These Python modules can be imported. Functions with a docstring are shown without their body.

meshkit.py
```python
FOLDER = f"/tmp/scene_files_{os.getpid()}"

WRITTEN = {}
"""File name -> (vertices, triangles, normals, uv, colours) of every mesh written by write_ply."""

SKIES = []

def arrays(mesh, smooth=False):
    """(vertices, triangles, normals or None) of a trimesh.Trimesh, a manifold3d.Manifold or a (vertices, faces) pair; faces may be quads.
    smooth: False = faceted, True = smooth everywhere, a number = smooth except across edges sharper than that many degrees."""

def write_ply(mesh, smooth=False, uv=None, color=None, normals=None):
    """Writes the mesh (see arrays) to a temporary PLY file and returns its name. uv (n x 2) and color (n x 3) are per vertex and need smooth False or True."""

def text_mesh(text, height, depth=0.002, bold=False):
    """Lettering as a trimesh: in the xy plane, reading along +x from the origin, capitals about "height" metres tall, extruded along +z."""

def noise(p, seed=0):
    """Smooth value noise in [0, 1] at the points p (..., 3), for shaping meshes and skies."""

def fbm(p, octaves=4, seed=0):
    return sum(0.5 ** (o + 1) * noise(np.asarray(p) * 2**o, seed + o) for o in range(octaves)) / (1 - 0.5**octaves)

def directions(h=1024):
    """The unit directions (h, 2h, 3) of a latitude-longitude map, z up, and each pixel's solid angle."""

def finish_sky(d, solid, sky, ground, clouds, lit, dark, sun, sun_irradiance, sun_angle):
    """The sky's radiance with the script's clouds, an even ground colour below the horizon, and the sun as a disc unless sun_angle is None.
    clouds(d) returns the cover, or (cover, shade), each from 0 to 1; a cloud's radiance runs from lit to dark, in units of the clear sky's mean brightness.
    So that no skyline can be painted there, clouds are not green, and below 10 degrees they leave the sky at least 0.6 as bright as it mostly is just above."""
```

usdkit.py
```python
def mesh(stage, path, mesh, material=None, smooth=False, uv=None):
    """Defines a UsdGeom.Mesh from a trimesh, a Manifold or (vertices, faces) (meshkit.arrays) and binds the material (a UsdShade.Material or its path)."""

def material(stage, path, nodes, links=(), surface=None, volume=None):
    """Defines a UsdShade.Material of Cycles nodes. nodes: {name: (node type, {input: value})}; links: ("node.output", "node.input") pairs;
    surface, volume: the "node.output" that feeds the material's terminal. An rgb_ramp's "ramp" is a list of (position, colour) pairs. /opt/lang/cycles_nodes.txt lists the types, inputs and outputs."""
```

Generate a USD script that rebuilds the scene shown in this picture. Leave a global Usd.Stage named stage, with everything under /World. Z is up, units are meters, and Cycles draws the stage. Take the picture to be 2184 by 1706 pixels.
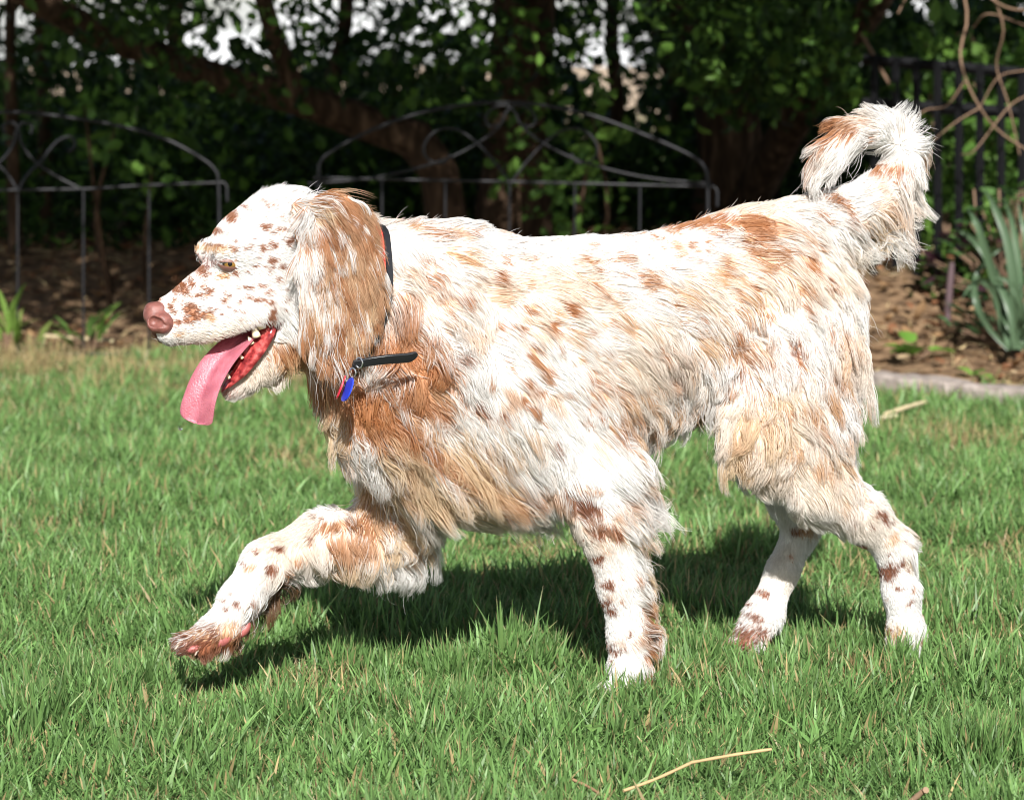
import math, numpy as np, trimesh, usdkit
from meshkit import noise, fbm
from scipy.spatial import cKDTree
from scipy.ndimage import map_coordinates
from pxr import Usd, UsdGeom, UsdLux, UsdShade, Sdf, Gf, Vt

stage = Usd.Stage.CreateInMemory()
UsdGeom.SetStageUpAxis(stage, 'Z')
UsdGeom.Xform.Define(stage, '/World')

# ---------------------------------------------------------------- camera, sky, sun, exposure
EYE = np.array([0.0, -4.0, 0.846])
PITCH = math.radians(6.306)
FPX = 6452.0                                    # focal length in units of a 2184 wide picture
cam = UsdGeom.Camera.Define(stage, '/World/camera')
cam.AddTranslateOp().Set(tuple(EYE))
cam.AddRotateXOp().Set(90 - math.degrees(PITCH))
cam.CreateHorizontalApertureAttr(36.0)
cam.CreateFocalLengthAttr(36.0 * FPX / 2184)
cam.CreateFStopAttr(9.0)
cam.CreateFocusDistanceAttr(3.83)
cam.CreateClippingRangeAttr((0.05, 2000.0))
cam.CreateExposureAttr(0.88)

SUN_EL, SUN_AZ = math.radians(35), math.radians(177)      # direction towards the sun: az = atan2(x, y)
SUN = np.array([math.sin(SUN_AZ) * math.cos(SUN_EL), math.cos(SUN_AZ) * math.cos(SUN_EL), math.sin(SUN_EL)])
sky = UsdLux.DomeLight.Define(stage, '/World/sky')
sky.GetPrim().SetCustomDataByKey('kind', 'structure')
skym = usdkit.material(stage, '/World/Looks/sky', {
    'tc': ('texture_coordinate', {}), 'mp': ('mapping', {'scale': (1, 1, 3.2)}), 'cn': ('noise_texture', {'scale': 2.2, 'detail': 6.0, 'roughness': .6}), 'cr': ('rgb_ramp', {'ramp': [(.36, (0, 0, 0)), (.52, (1, 1, 1))]}), 'sx': ('separate_xyz', {}), 'lo': ('map_range', {'range_type': 'smoothstep', 'from_min': .03, 'from_max': .13, 'to_min': 1.0, 'to_max': .03, 'clamp': True}), 'fm': ('math', {'math_type': 'multiply'}), 'mx': ('mix', {'color2': (24.0, 24.2, 24.6)}),
    's': ('sky_texture', {'sky_type': 'single_scattering', 'sun_disc': False, 'sun_elevation': SUN_EL, 'sun_rotation': SUN_AZ, 'aerosol_density': 1.6}),
    'b': ('background_shader', {'strength': 0.05})}, [('tc.generated', 'mp.vector'), ('mp.vector', 'cn.vector'), ('cn.fac', 'cr.fac'), ('tc.generated', 'sx.vector'), ('sx.z', 'lo.value'), ('cr.color', 'fm.value1'), ('lo.result', 'fm.value2'), ('fm.value', 'mx.fac'), ('s.color', 'mx.color1'), ('mx.color', 'b.color')], surface='b.background')
UsdShade.MaterialBindingAPI.Apply(sky.GetPrim()).Bind(skym)
sun = UsdLux.DistantLight.Define(stage, '/World/sun')
sun.CreateNormalizeAttr(True); sun.CreateIntensityAttr(1.25); sun.CreateAngleAttr(0.5); sun.CreateColorAttr((1, 0.975, 0.935))
sun.AddRotateXYZOp().Set((90 - math.degrees(SUN_EL), 0, -math.degrees(SUN_AZ) + 180))

# ---------------------------------------------------------------- helpers
def ray(u, v):
    x, y = (u - 1092) / FPX, -(v - 853) / FPX
    c, s = math.cos(PITCH), math.sin(PITCH)
    return np.array([x, c + y * s, -s + y * c])
def atY(u, v, Y):
    d = ray(u, v); return EYE + d * ((Y - EYE[1]) / d[1])
def atZ(u, v, z=0.0):
    d = ray(u, v); return EYE + d * ((z - EYE[2]) / d[2])

used = {}
def path_for(name, parent=None):
    base = (str(parent.GetPath()) if parent else '/World') + '/' + name
    n = used.get(base, 0); used[base] = n + 1
    return base if n == 0 else f'{base}_{n:03d}'
def put(p, label=None, cat=None, group=None, kind=None):
    p = p.GetPrim() if hasattr(p, 'GetPrim') else p
    for k, x in (('label', label), ('category', cat), ('group', group), ('kind', kind)):
        if x: p.SetCustomDataByKey(k, x)
    return p
def thing(name, label=None, cat=None, loc=(0, 0, 0), rz=0.0, group=None, kind=None):
    x = UsdGeom.Xform.Define(stage, path_for(name))
    x.AddTranslateOp().Set(Gf.Vec3d(*map(float, loc)))
    if rz: x.AddRotateZOp().Set(math.degrees(rz))
    return put(x, label, cat, group, kind)
def obj(name, mesh, mat, parent=None, smooth=False, **k):
    return put(usdkit.mesh(stage, path_for(name, parent), mesh, mat, smooth=smooth), **k)
def primvar(prim, name, vals, interp='vertex'):
    UsdGeom.PrimvarsAPI(prim).CreatePrimvar(name, Sdf.ValueTypeNames.Color3fArray, interp).Set(Vt.Vec3fArray.FromNumpy(np.asarray(vals, np.float32)))
def mat(name, nodes, links=(), surface='p.BSDF'):
    return usdkit.material(stage, '/World/Looks/' + name, nodes, links, surface=surface)
def plain(name, col, rough=0.6, **k):
    return mat(name, {'p': ('principled_bsdf', {'base_color': col, 'roughness': rough, **k})})
def tube(pts, rad, sides=8, cap=True, flat=None):
    """Swept tube; flat = (direction, factor) squashes the section along a direction."""
    pts = np.asarray(pts, float); n = len(pts); rad = np.broadcast_to(rad, n)
    t = np.gradient(pts, axis=0); t /= np.linalg.norm(t, axis=1, keepdims=True) + 1e-12
    up = np.array([0, 0, 1.0]) if abs(t[0, 2]) < .9 else np.array([1.0, 0, 0])
    V = []; a = np.arange(sides) / sides * 2 * math.pi
    x = np.cross(t[0], up); x /= np.linalg.norm(x)
    for i in range(n):
        x = x - t[i] * (x @ t[i]); x /= np.linalg.norm(x) + 1e-12
        y = np.cross(t[i], x)
        V.append(pts[i] + rad[i] * (np.cos(a)[:, None] * x + np.sin(a)[:, None] * y))
    V = np.vstack(V); F = []
    for i in range(n - 1):
        for j in range(sides):
            k = (j + 1) % sides
            F += [[i * sides + j, i * sides + k, (i + 1) * sides + k], [i * sides + j, (i + 1) * sides + k, (i + 1) * sides + j]]
    if cap:
        V = np.vstack([V, pts[:1], pts[-1:]]); e = n * sides
        for j in range(sides):
            k = (j + 1) % sides
            F += [[e, k, j], [e + 1, (n - 1) * sides + j, (n - 1) * sides + k]]
    return trimesh.Trimesh(V, np.array(F), process=False)
def spline(pts, n):
    """Catmull-Rom through the points, n samples."""
    p = np.asarray(pts, float); p = np.vstack([2 * p[0] - p[1], p, 2 * p[-1] - p[-2]])
    s = np.linspace(0, len(p) - 3 - 1e-9, n); i = s.astype(int); t = (s - i)[:, None]
    a, b, c, d = p[i], p[i + 1], p[i + 2], p[i + 3]
    return 0.5 * (2 * b + (c - a) * t + (2 * a - 5 * b + 4 * c - d) * t**2 + (3 * b - a - 3 * c + d) * t**3)
def join(ms): return trimesh.util.concatenate(ms)

# ---------------------------------------------------------------- the dog: implicit body
YAW = math.radians(22)
DA, DL = np.array([math.cos(YAW), math.sin(YAW), 0]), np.array([math.sin(YAW), -math.cos(YAW), 0])     # head->tail axis, lateral axis towards the viewer
DO = np.array([0.15, 0.08, 0.0])
MM = 0.00062
def D(u, v, l=0.0):
    """Dog coordinates (a along the body, l sideways, z) of the point seen at u, v on the plane l."""
    d = ray(u, v); t = (l - (EYE - DO) @ DL) / (d @ DL); p = EYE + d * t - DO
    return np.array([p @ DA, l, p[2]])
def to_world(p):
    p = np.asarray(p, float); return DO + p[..., :1] * DA + p[..., 1:2] * DL + p[..., 2:3] * np.array([0, 0, 1.0])
def dog_xform(name):
    """Dog coordinates are right-handed as (a, -l, z): the Xform's x is a, its y is -l."""

class Field:
    def __init__(s, lo, hi, h):
        s.lo, s.h = np.array(lo, float), h
        s.n = np.ceil((np.array(hi) - s.lo) / h).astype(int) + 1
        s.f = np.full(s.n, 0.2, np.float32)
    def axes(s, a, b):
        i0 = np.clip(np.floor((a - s.lo) / s.h).astype(int), 0, s.n - 1); i1 = np.clip(np.ceil((b - s.lo) / s.h).astype(int) + 1, 1, s.n)
        sl = tuple(slice(i, j) for i, j in zip(i0, i1))
        return sl, [s.lo[k] + s.h * np.arange(i0[k], i1[k]) for k in range(3)]
    def cone(s, A, B, ra, rb, ly=1.0, k=0.02, op='add'):
        """Round cone from A to B, squashed sideways by ly, blended over k."""
        A, B = np.array(A, float), np.array(B, float); R = max(ra, rb) + k + 2.5 * s.h
        lo, hi = np.minimum(A, B) - R, np.maximum(A, B) + R
        sl, (x, y, z) = s.axes(lo, hi)
        X, Y, Z = np.meshgrid(x, y, z, indexing='ij', sparse=True)
        ab = B - A; L2 = ab[0]**2 + ab[2]**2 + (ab[1])**2 + 1e-12
        t = np.clip(((X - A[0]) * ab[0] + (Y - A[1]) * ab[1] + (Z - A[2]) * ab[2]) / L2, 0, 1)
        dy = (Y - A[1] - t * ab[1]) / ly
        d = np.sqrt((X - A[0] - t * ab[0])**2 + dy**2 + (Z - A[2] - t * ab[2])**2) - (ra + (rb - ra) * t)
        if ly < 1: d = d * (0.5 + 0.5 * ly)
        o = s.f[sl]
        if op == 'add':
            hh = np.clip(0.5 + 0.5 * (o - d) / k, 0, 1); s.f[sl] = o * (1 - hh) + d * hh - k * hh * (1 - hh)
        else:
            hh = np.clip(0.5 - 0.5 * (o + d) / k, 0, 1); s.f[sl] = o * (1 - hh) - d * hh + k * hh * (1 - hh)
    def px(s, a, b, ra, rb, ly=1.0, k=0.02, op='add'):
        s.cone(D(*a), D(*b), ra * MM, rb * MM, ly, k, op)
    def carve_prism(s, poly, lmin, lmax):
        """Cuts away a prism: polygon in (a, z) over l in [lmin, lmax]."""
        poly = np.array(poly); lo = np.array([poly[:, 0].min(), lmin, poly[:, 1].min()]) - .012; hi = np.array([poly[:, 0].max(), lmax, poly[:, 1].max()]) + .012
        sl, (x, y, z) = s.axes(lo, hi)
        X, Z = np.meshgrid(x, z, indexing='ij'); d = np.full(X.shape, 9.0); ins = np.zeros(X.shape, bool)
        for p, q in zip(poly, np.roll(poly, -1, 0)):
            e = q - p; t = np.clip(((X - p[0]) * e[0] + (Z - p[1]) * e[1]) / (e @ e), 0, 1)
            d = np.minimum(d, np.hypot(X - p[0] - t * e[0], Z - p[1] - t * e[1]))
            c = ((p[1] > Z) != (q[1] > Z)) & (X < (q[0] - p[0]) * (Z - p[1]) / (q[1] - p[1] + 1e-12) + p[0]); ins ^= c
        d = np.where(ins, -d, d)[:, None, :]
        dl = np.maximum(lmin - y, y - lmax)[None, :, None]
        d = np.maximum(d, dl); s.f[sl] = np.maximum(s.f[sl], -d)
    def at(s, p):
        g = ((np.asarray(p) - s.lo) / s.h).reshape(-1, 3).T
        return map_coordinates(s.f, g, order=1, mode='nearest').reshape(np.shape(p)[:-1])
    def grad(s, p, e=None):
        e = e or s.h; g = np.stack([s.at(p + np.eye(3)[k] * e) - s.at(p - np.eye(3)[k] * e) for k in range(3)], -1)
        return g / (np.linalg.norm(g, axis=-1, keepdims=True) + 1e-9)
    def mesh(s):
        f = s.f; neg = f < 0; n = np.array(f.shape) - 1
        def c(i, j, k, A=f): return A[i:i + n[0], j:j + n[1], k:k + n[2]]
        cnt = sum(c(i, j, k, neg).astype(np.int8) for i in (0, 1) for j in (0, 1) for k in (0, 1))
        act = (cnt > 0) & (cnt < 8); idx = np.argwhere(act); I = np.full(act.shape, -1, np.int64); I[act] = np.arange(len(idx))
        S = np.zeros((len(idx), 3)); C = np.zeros(len(idx))
        for ax in range(3):
            for p in (0, 1):
                for q in (0, 1):
                    o = [p, q]; o.insert(ax, 0); o = np.array(o); e = np.eye(3, dtype=int)[ax]
                    f0, f1 = f[tuple((idx + o).T)], f[tuple((idx + o + e).T)]
                    m = (f0 < 0) != (f1 < 0); t = f0 / (f0 - f1 + 1e-20)
                    S[m] += (o + e * t[:, None])[m]; C[m] += 1
        V = s.lo + s.h * (idx + S / C[:, None]); F = []
        for ax in range(3):
            b, d = [(1, 2), (2, 0), (0, 1)][ax]
            e = np.eye(3, dtype=int)
            lo_, hi_ = np.moveaxis(neg, ax, 0)[:-1], np.moveaxis(neg, ax, 0)[1:]
            cr = np.argwhere(lo_ != hi_)
            w = np.zeros_like(cr); rest = [i for i in range(3) if i != ax]
            w[:, ax] = cr[:, 0]; w[:, rest[0]] = cr[:, 1]; w[:, rest[1]] = cr[:, 2]
            ok = (w[:, b] > 0) & (w[:, d] > 0) & (w[:, b] < n[b]) & (w[:, d] < n[d]); w = w[ok]
            q = [I[tuple((w - x).T)] for x in (e[b] + e[d], e[d], 0 * e[0], e[b])]
            flip = ~neg[tuple(w.T)]
            Q = np.stack(q, 1); Q[flip] = Q[flip][:, ::-1]; F.append(Q)
        Q = np.vstack(F); Q = Q[(Q >= 0).all(1)]
        return V, np.vstack([Q[:, [0, 1, 2]], Q[:, [0, 2, 3]]])

LO, HI = [-0.72, -0.27, -0.03], [0.56, 0.27, 0.80]
B = Field(LO, HI, 0.0055)
# trunk of the body, neck and head
for a, b, ra, rb, ly, k in [
    ((925, 745, 0), (1060, 785, 0), 238, 268, .62, .03), ((1060, 785, 0), (1260, 745, 0), 268, 232, .64, .03), ((1260, 745, 0), (1450, 690, 0), 232, 194, .66, .03),
    ((1450, 690, 0), (1600, 632, 0), 194, 184, .64, .03), ((1600, 632, 0), (1700, 650, 0), 184, 155, .64, .03), ((830, 900, 0), (960, 960, 0), 112, 124, .75, .04), ((960, 970, 0), (1120, 985, 0), 120, 122, .75, .04),
    ((735, 620, 0), (900, 690, 0), 138, 215, .66, .05), ((695, 735, 0), (805, 850, 0), 52, 104, .8, .04)]: B.px(a, b, ra, rb, ly, k)
# legs: near fore, far fore, near hind, far hind
n, f = .085, -.075
for a, b, ra, rb, ly, k in [
    ((1150, 760, .05), (1270, 1030, n), 150, 78, .55, .05), ((1270, 1030, n), (1288, 1110, n), 74, 58, .8, .02), ((1310, 1020, n), (1340, 1080, n), 70, 52, .7, .02), ((1288, 1110, n), (1325, 1250, n), 58, 44, .9, .02),
    ((1325, 1250, n), (1342, 1350, n), 44, 42, .95, .015), ((1342, 1350, n), (1342, 1430, n), 40, 38, .95, .015), ((1342, 1430, n), (1330, 1466, n), 42, 30, 1.2, .015),
    ((1330, 1462, n + .013), (1300, 1472, n + .018), 22, 18, 1, .006), ((1330, 1462, n - .01), (1292, 1472, n - .012), 22, 18, 1, .006), ((1330, 1462, n + .003), (1288, 1474, n + .004), 23, 18, 1, .006),
    ((900, 880, -.05), (850, 1110, f), 120, 82, .6, .05), ((850, 1110, f), (835, 1155, f), 72, 58, .7, .03), ((835, 1150, f), (690, 1150, f), 60, 56, .75, .03), ((690, 1150, f), (566, 1203, f), 58, 45, .85, .02),
    ((566, 1203, f), (516, 1280, f), 45, 40, .85, .02), ((516, 1280, f), (470, 1345, f), 40, 36, .9, .02), ((470, 1345, f), (440, 1362, f), 36, 32, 1.2, .015),
    ((445, 1352, f + .014), (395, 1374, f + .016), 19, 14, 1, .004), ((452, 1368, f + .02), (432, 1388, f + .024), 20, 14, 1, .004), ((445, 1352, f - .004), (386, 1366, f - .005), 20, 14, 1, .004), ((445, 1362, f - .02), (400, 1376, f - .022), 19, 14, 1, .004),
    ((1670, 740, .05), (1640, 915, .08), 165, 104, .5, .04), ((1740, 800, .05), (1730, 930, .08), 100, 85, .6, .04), ((1640, 920, .08), (1740, 1030, .08), 98, 66, .6, .03), ((1740, 1040, .08), (1840, 1100, .08), 64, 50, .75, .03),
    ((1840, 1100, .08), (1908, 1165, .08), 50, 40, .8, .02), ((1908, 1165, .08), (1922, 1260, .08), 44, 37, .85, .015), ((1922, 1260, .08), (1932, 1350, .08), 37, 36, .9, .015), ((1932, 1350, .08), (1920, 1415, .08), 36, 36, 1.1, .015),
    ((1920, 1412, .09), (1895, 1425, .094), 20, 15, 1, .006), ((1920, 1412, .07), (1893, 1425, .066), 20, 15, 1, .006), ((1920, 1412, .08), (1888, 1426, .08), 20, 15, 1, .006),
    ((1670, 740, -.05), (1620, 920, -.08), 150, 85, .5, .04), ((1620, 920, -.08), (1690, 1060, -.08), 80, 55, .6, .03), ((1690, 1060, -.08), (1712, 1120, -.08), 50, 38, .8, .02),
    ((1712, 1120, -.08), (1668, 1220, -.08), 38, 33, .85, .015), ((1668, 1220, -.08), (1630, 1310, -.08), 33, 38, .9, .015), ((1630, 1310, -.08), (1606, 1352, -.08), 38, 38, 1.15, .015),
    ((1606, 1352, -.07), (1578, 1372, -.066), 20, 15, 1, .005), ((1606, 1352, -.09), (1574, 1368, -.094), 20, 15, 1, .005), ((1610, 1355, -.08), (1585, 1380, -.08), 21, 15, 1, .005), ((1625, 1355, -.066), (1625, 1382, -.062), 19, 14, 1, .005)]: B.px(a, b, ra, rb, ly, k)
# tail
TAIL = [(1690, 500, 0), (1790, 462, 0), (1870, 425, 0), (1918, 375, 0), (1930, 320, 0), (1905, 285, .005), (1860, 275, .012), (1810, 292, .02), (1770, 330, .025), (1745, 378, .028)]
TR = [75, 60, 52, 46, 40, 36, 34, 34, 30, 18]
for i in range(9): B.px(TAIL[i], TAIL[i + 1], TR[i], TR[i + 1], .85, .012 if i else .03)
# head
h = .012
for a, b, ra, rb, ly, k in [
    ((600, 530, 0), (680, 545, 0), 116, 118, .78, .03), ((526, 537, 0), (600, 525, 0), 78, 108, .8, .02), ((580, 620, 0), (620, 640, 0), 100, 105, .72, .025), ((455, 655, 0), (525, 620, 0), 74, 92, .68, .02),
    ((366, 680, 0), (455, 652, 0), 47, 77, .68, .012), ((370, 700, .008), (470, 690, .014), 30, 36, .8, .012), ((370, 700, -.008), (470, 690, -.014), 30, 36, .8, .012),
    ((470, 690, .02), (560, 660, .034), 34, 42, .7, .012), ((470, 690, -.02), (560, 660, -.034), 34, 42, .7, .012),
    ((442, 538, -.030), (500, 530, -.034), 25, 36, .8, .014), ((475, 540, .030), (510, 532, .034), 18, 34, .8, .02),
    ((620, 690, 0), (560, 770, 0), 62, 46, .72, .02), ((560, 770, 0), (500, 826, 0), 44, 24, .8, .012)]: B.px(a, b, ra, rb, ly, k)
def az(u, v, l=0.09): p = D(u, v, l); return p[[0, 2]]
B.carve_prism([az(*p, .03) for p in [(592, 690), (565, 690), (535, 697), (492, 716), (440, 737), (385, 742), (330, 760), (420, 900), (466, 832), (500, 806), (535, 770), (562, 735), (588, 705)]], -.08, .08)

# nose, as a finer field of its own
N = Field(D(296, 735, 0) - [0, .045, .0], D(396, 625, 0) + [0, .045, 0], 0.0013)
for a, b, ra, rb, ly, k in [((329, 672, 0), (345, 680, 0), 23, 28, 1.0, .008), ((324, 658, 0), (342, 657, 0), 12, 14, 1.6, .006), ((334, 690, .012), (348, 690, .018), 20, 22, .8, .006), ((334, 690, -.012), (348, 690, -.018), 20, 22, .8, .006), ((338, 708, 0), (345, 722, 0), 15, 10, .8, .006)]: N.px(a, b, ra, rb, ly, k)
for sgn in (1, -1):
    N.px((327, 686, sgn * .0185), (337, 688, sgn * .026), 11, 10, 1, .002, 'cut'); N.px((337, 688, sgn * .026), (356, 696, sgn * .029), 5.5, 2.5, 1, .003, 'cut')
N.px((312, 660, 0), (328, 722, 0), 2.0, 2.0, 1, .003, 'cut')

# near and far ear flaps
def ear_field(s):
    E = Field(D(590, 840, .0) - [0, .17, 0], D(850, 410, 0) + [0, .17, 0], 0.004)
    q = lambda u, v, l: (u, v, s * l)
    for a, b, ra, rb, ly, k in [(q(645, 462, .066), q(700, 480, .078), 34, 55, .3, .02), (q(700, 480, .08), q(714, 590, .094), 58, 76, .13, .03), (q(714, 590, .094), q(706, 680, .098), 76, 54, .12, .03), (q(706, 680, .098), q(700, 718, .094), 48, 28, .13, .02), (q(728, 520, .086), q(738, 600, .09), 30, 36, .2, .03)]: E.px(a, b, ra, rb, ly, k)
    return E
ENEAR, EFAR = ear_field(1), ear_field(-1)

# collision field: body with the near ear and the nose in it
def combined(p): return np.minimum(np.minimum(B.at(p), np.where(inside(ENEAR, p), ENEAR.at(p), 9)), np.where(inside(N, p), N.at(p), 9))
def inside(F, p): return ((p > F.lo + F.h) & (p < F.lo + F.h * (F.n - 2))).all(-1)
G = Field(LO, HI, 0.0055)
gx = np.stack(np.meshgrid(*[G.lo[k] + G.h * np.arange(G.n[k]) for k in range(3)], indexing='ij'), -1)
G.f = np.minimum(B.f, np.where(inside(ENEAR, gx), ENEAR.at(gx), 9)).astype(np.float32); del gx

# ---------------------------------------------------------------- the dog: coat colours
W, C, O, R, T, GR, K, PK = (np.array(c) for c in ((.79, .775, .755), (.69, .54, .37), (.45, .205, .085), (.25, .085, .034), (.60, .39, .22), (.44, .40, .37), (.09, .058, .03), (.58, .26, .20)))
PATCH = []                                        # a, z, half axes, angle, colour, strength, tag (1 = far legs)
def hd(cx, cy): return 277.3 + cx * .3438, 373.3 + cy * .3438          # coordinates of the head study
def patch(u, v, ru, rv, col, st=1.0, ang=0, tag=0): PATCH.append((*az(u, v, -.07 if tag else .09), ru * MM, rv * MM, math.radians(ang), col, st, tag))
for cx, cy, rx, ry, *o in [(440, 470, 26, 32), (610, 320, 20, 30), (650, 365, 22, 30), (590, 412, 32, 14), (752, 245, 26, 52, 25), (735, 300, 25, 15), (830, 215, 12, 10), (905, 340, 25, 20), (940, 370, 15, 12), (550, 490, 32, 15), (710, 475, 20, 20),
        (555, 610, 26, 62), (505, 590, 20, 40), (470, 650, 22, 20), (375, 683, 22, 14), (315, 725, 18, 12), (300, 797, 16, 14), (345, 850, 22, 18), (365, 880, 18, 12), (420, 700, 40, 20), (400, 740, 20, 25), (442, 735, 22, 42), (490, 700, 18, 25), (545, 720, 18, 15), (580, 740, 20, 26), (555, 767, 15, 12), (515, 770, 26, 12), (375, 795, 20, 8), (400, 820, 36, 8),
        (465, 858, 50, 36), (495, 905, 66, 22), (450, 928, 34, 16), (560, 880, 42, 14), (360, 940, 46, 15), (392, 946, 15, 12), (600, 848, 14, 6), (730, 635, 18, 14), (845, 580, 20, 8), (860, 525, 10, 6), (880, 465, 24, 25), (945, 450, 20, 18), (775, 470, 12, 12), (820, 450, 10, 10), (720, 422, 10, 8), (940, 540, 24, 25), (980, 525, 15, 12), (940, 595, 15, 8),
        (800, 712, 28, 10), (880, 700, 20, 8), (670, 750, 10, 6), (670, 790, 25, 10), (760, 800, 15, 8), (810, 775, 20, 8), (865, 795, 40, 10), (940, 800, 20, 10), (895, 750, 25, 10), (945, 890, 24, 46), (930, 970, 20, 20), (1000, 590, 20, 14), (1040, 420, 24, 30)]:
    u, v = hd(cx, cy); patch(u, v, rx * .36, ry * .36, R * .75 + O * .3, .92, o[0] if o else 0)
for cx, cy, rx, ry, c, s in [(620, 480, 80, 24, T, .75), (575, 560, 62, 40, PK * .55, .6), (690, 590, 36, 20, T, .8), (660, 650, 42, 24, T, .8), (235, 850, 60, 80, PK, .75), (330, 985, 90, 40, PK, .4), (390, 1015, 40, 20, T, .5), (580, 912, 30, 24, T, .8), (230, 1030, 50, 25, GR, .5), (640, 1390, 140, 60, PK * .8 + .1, .6), (800, 1250, 130, 60, T, .35)]:
    u, v = hd(cx, cy); patch(u, v, rx * .36, ry * .36, c, s)
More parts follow.
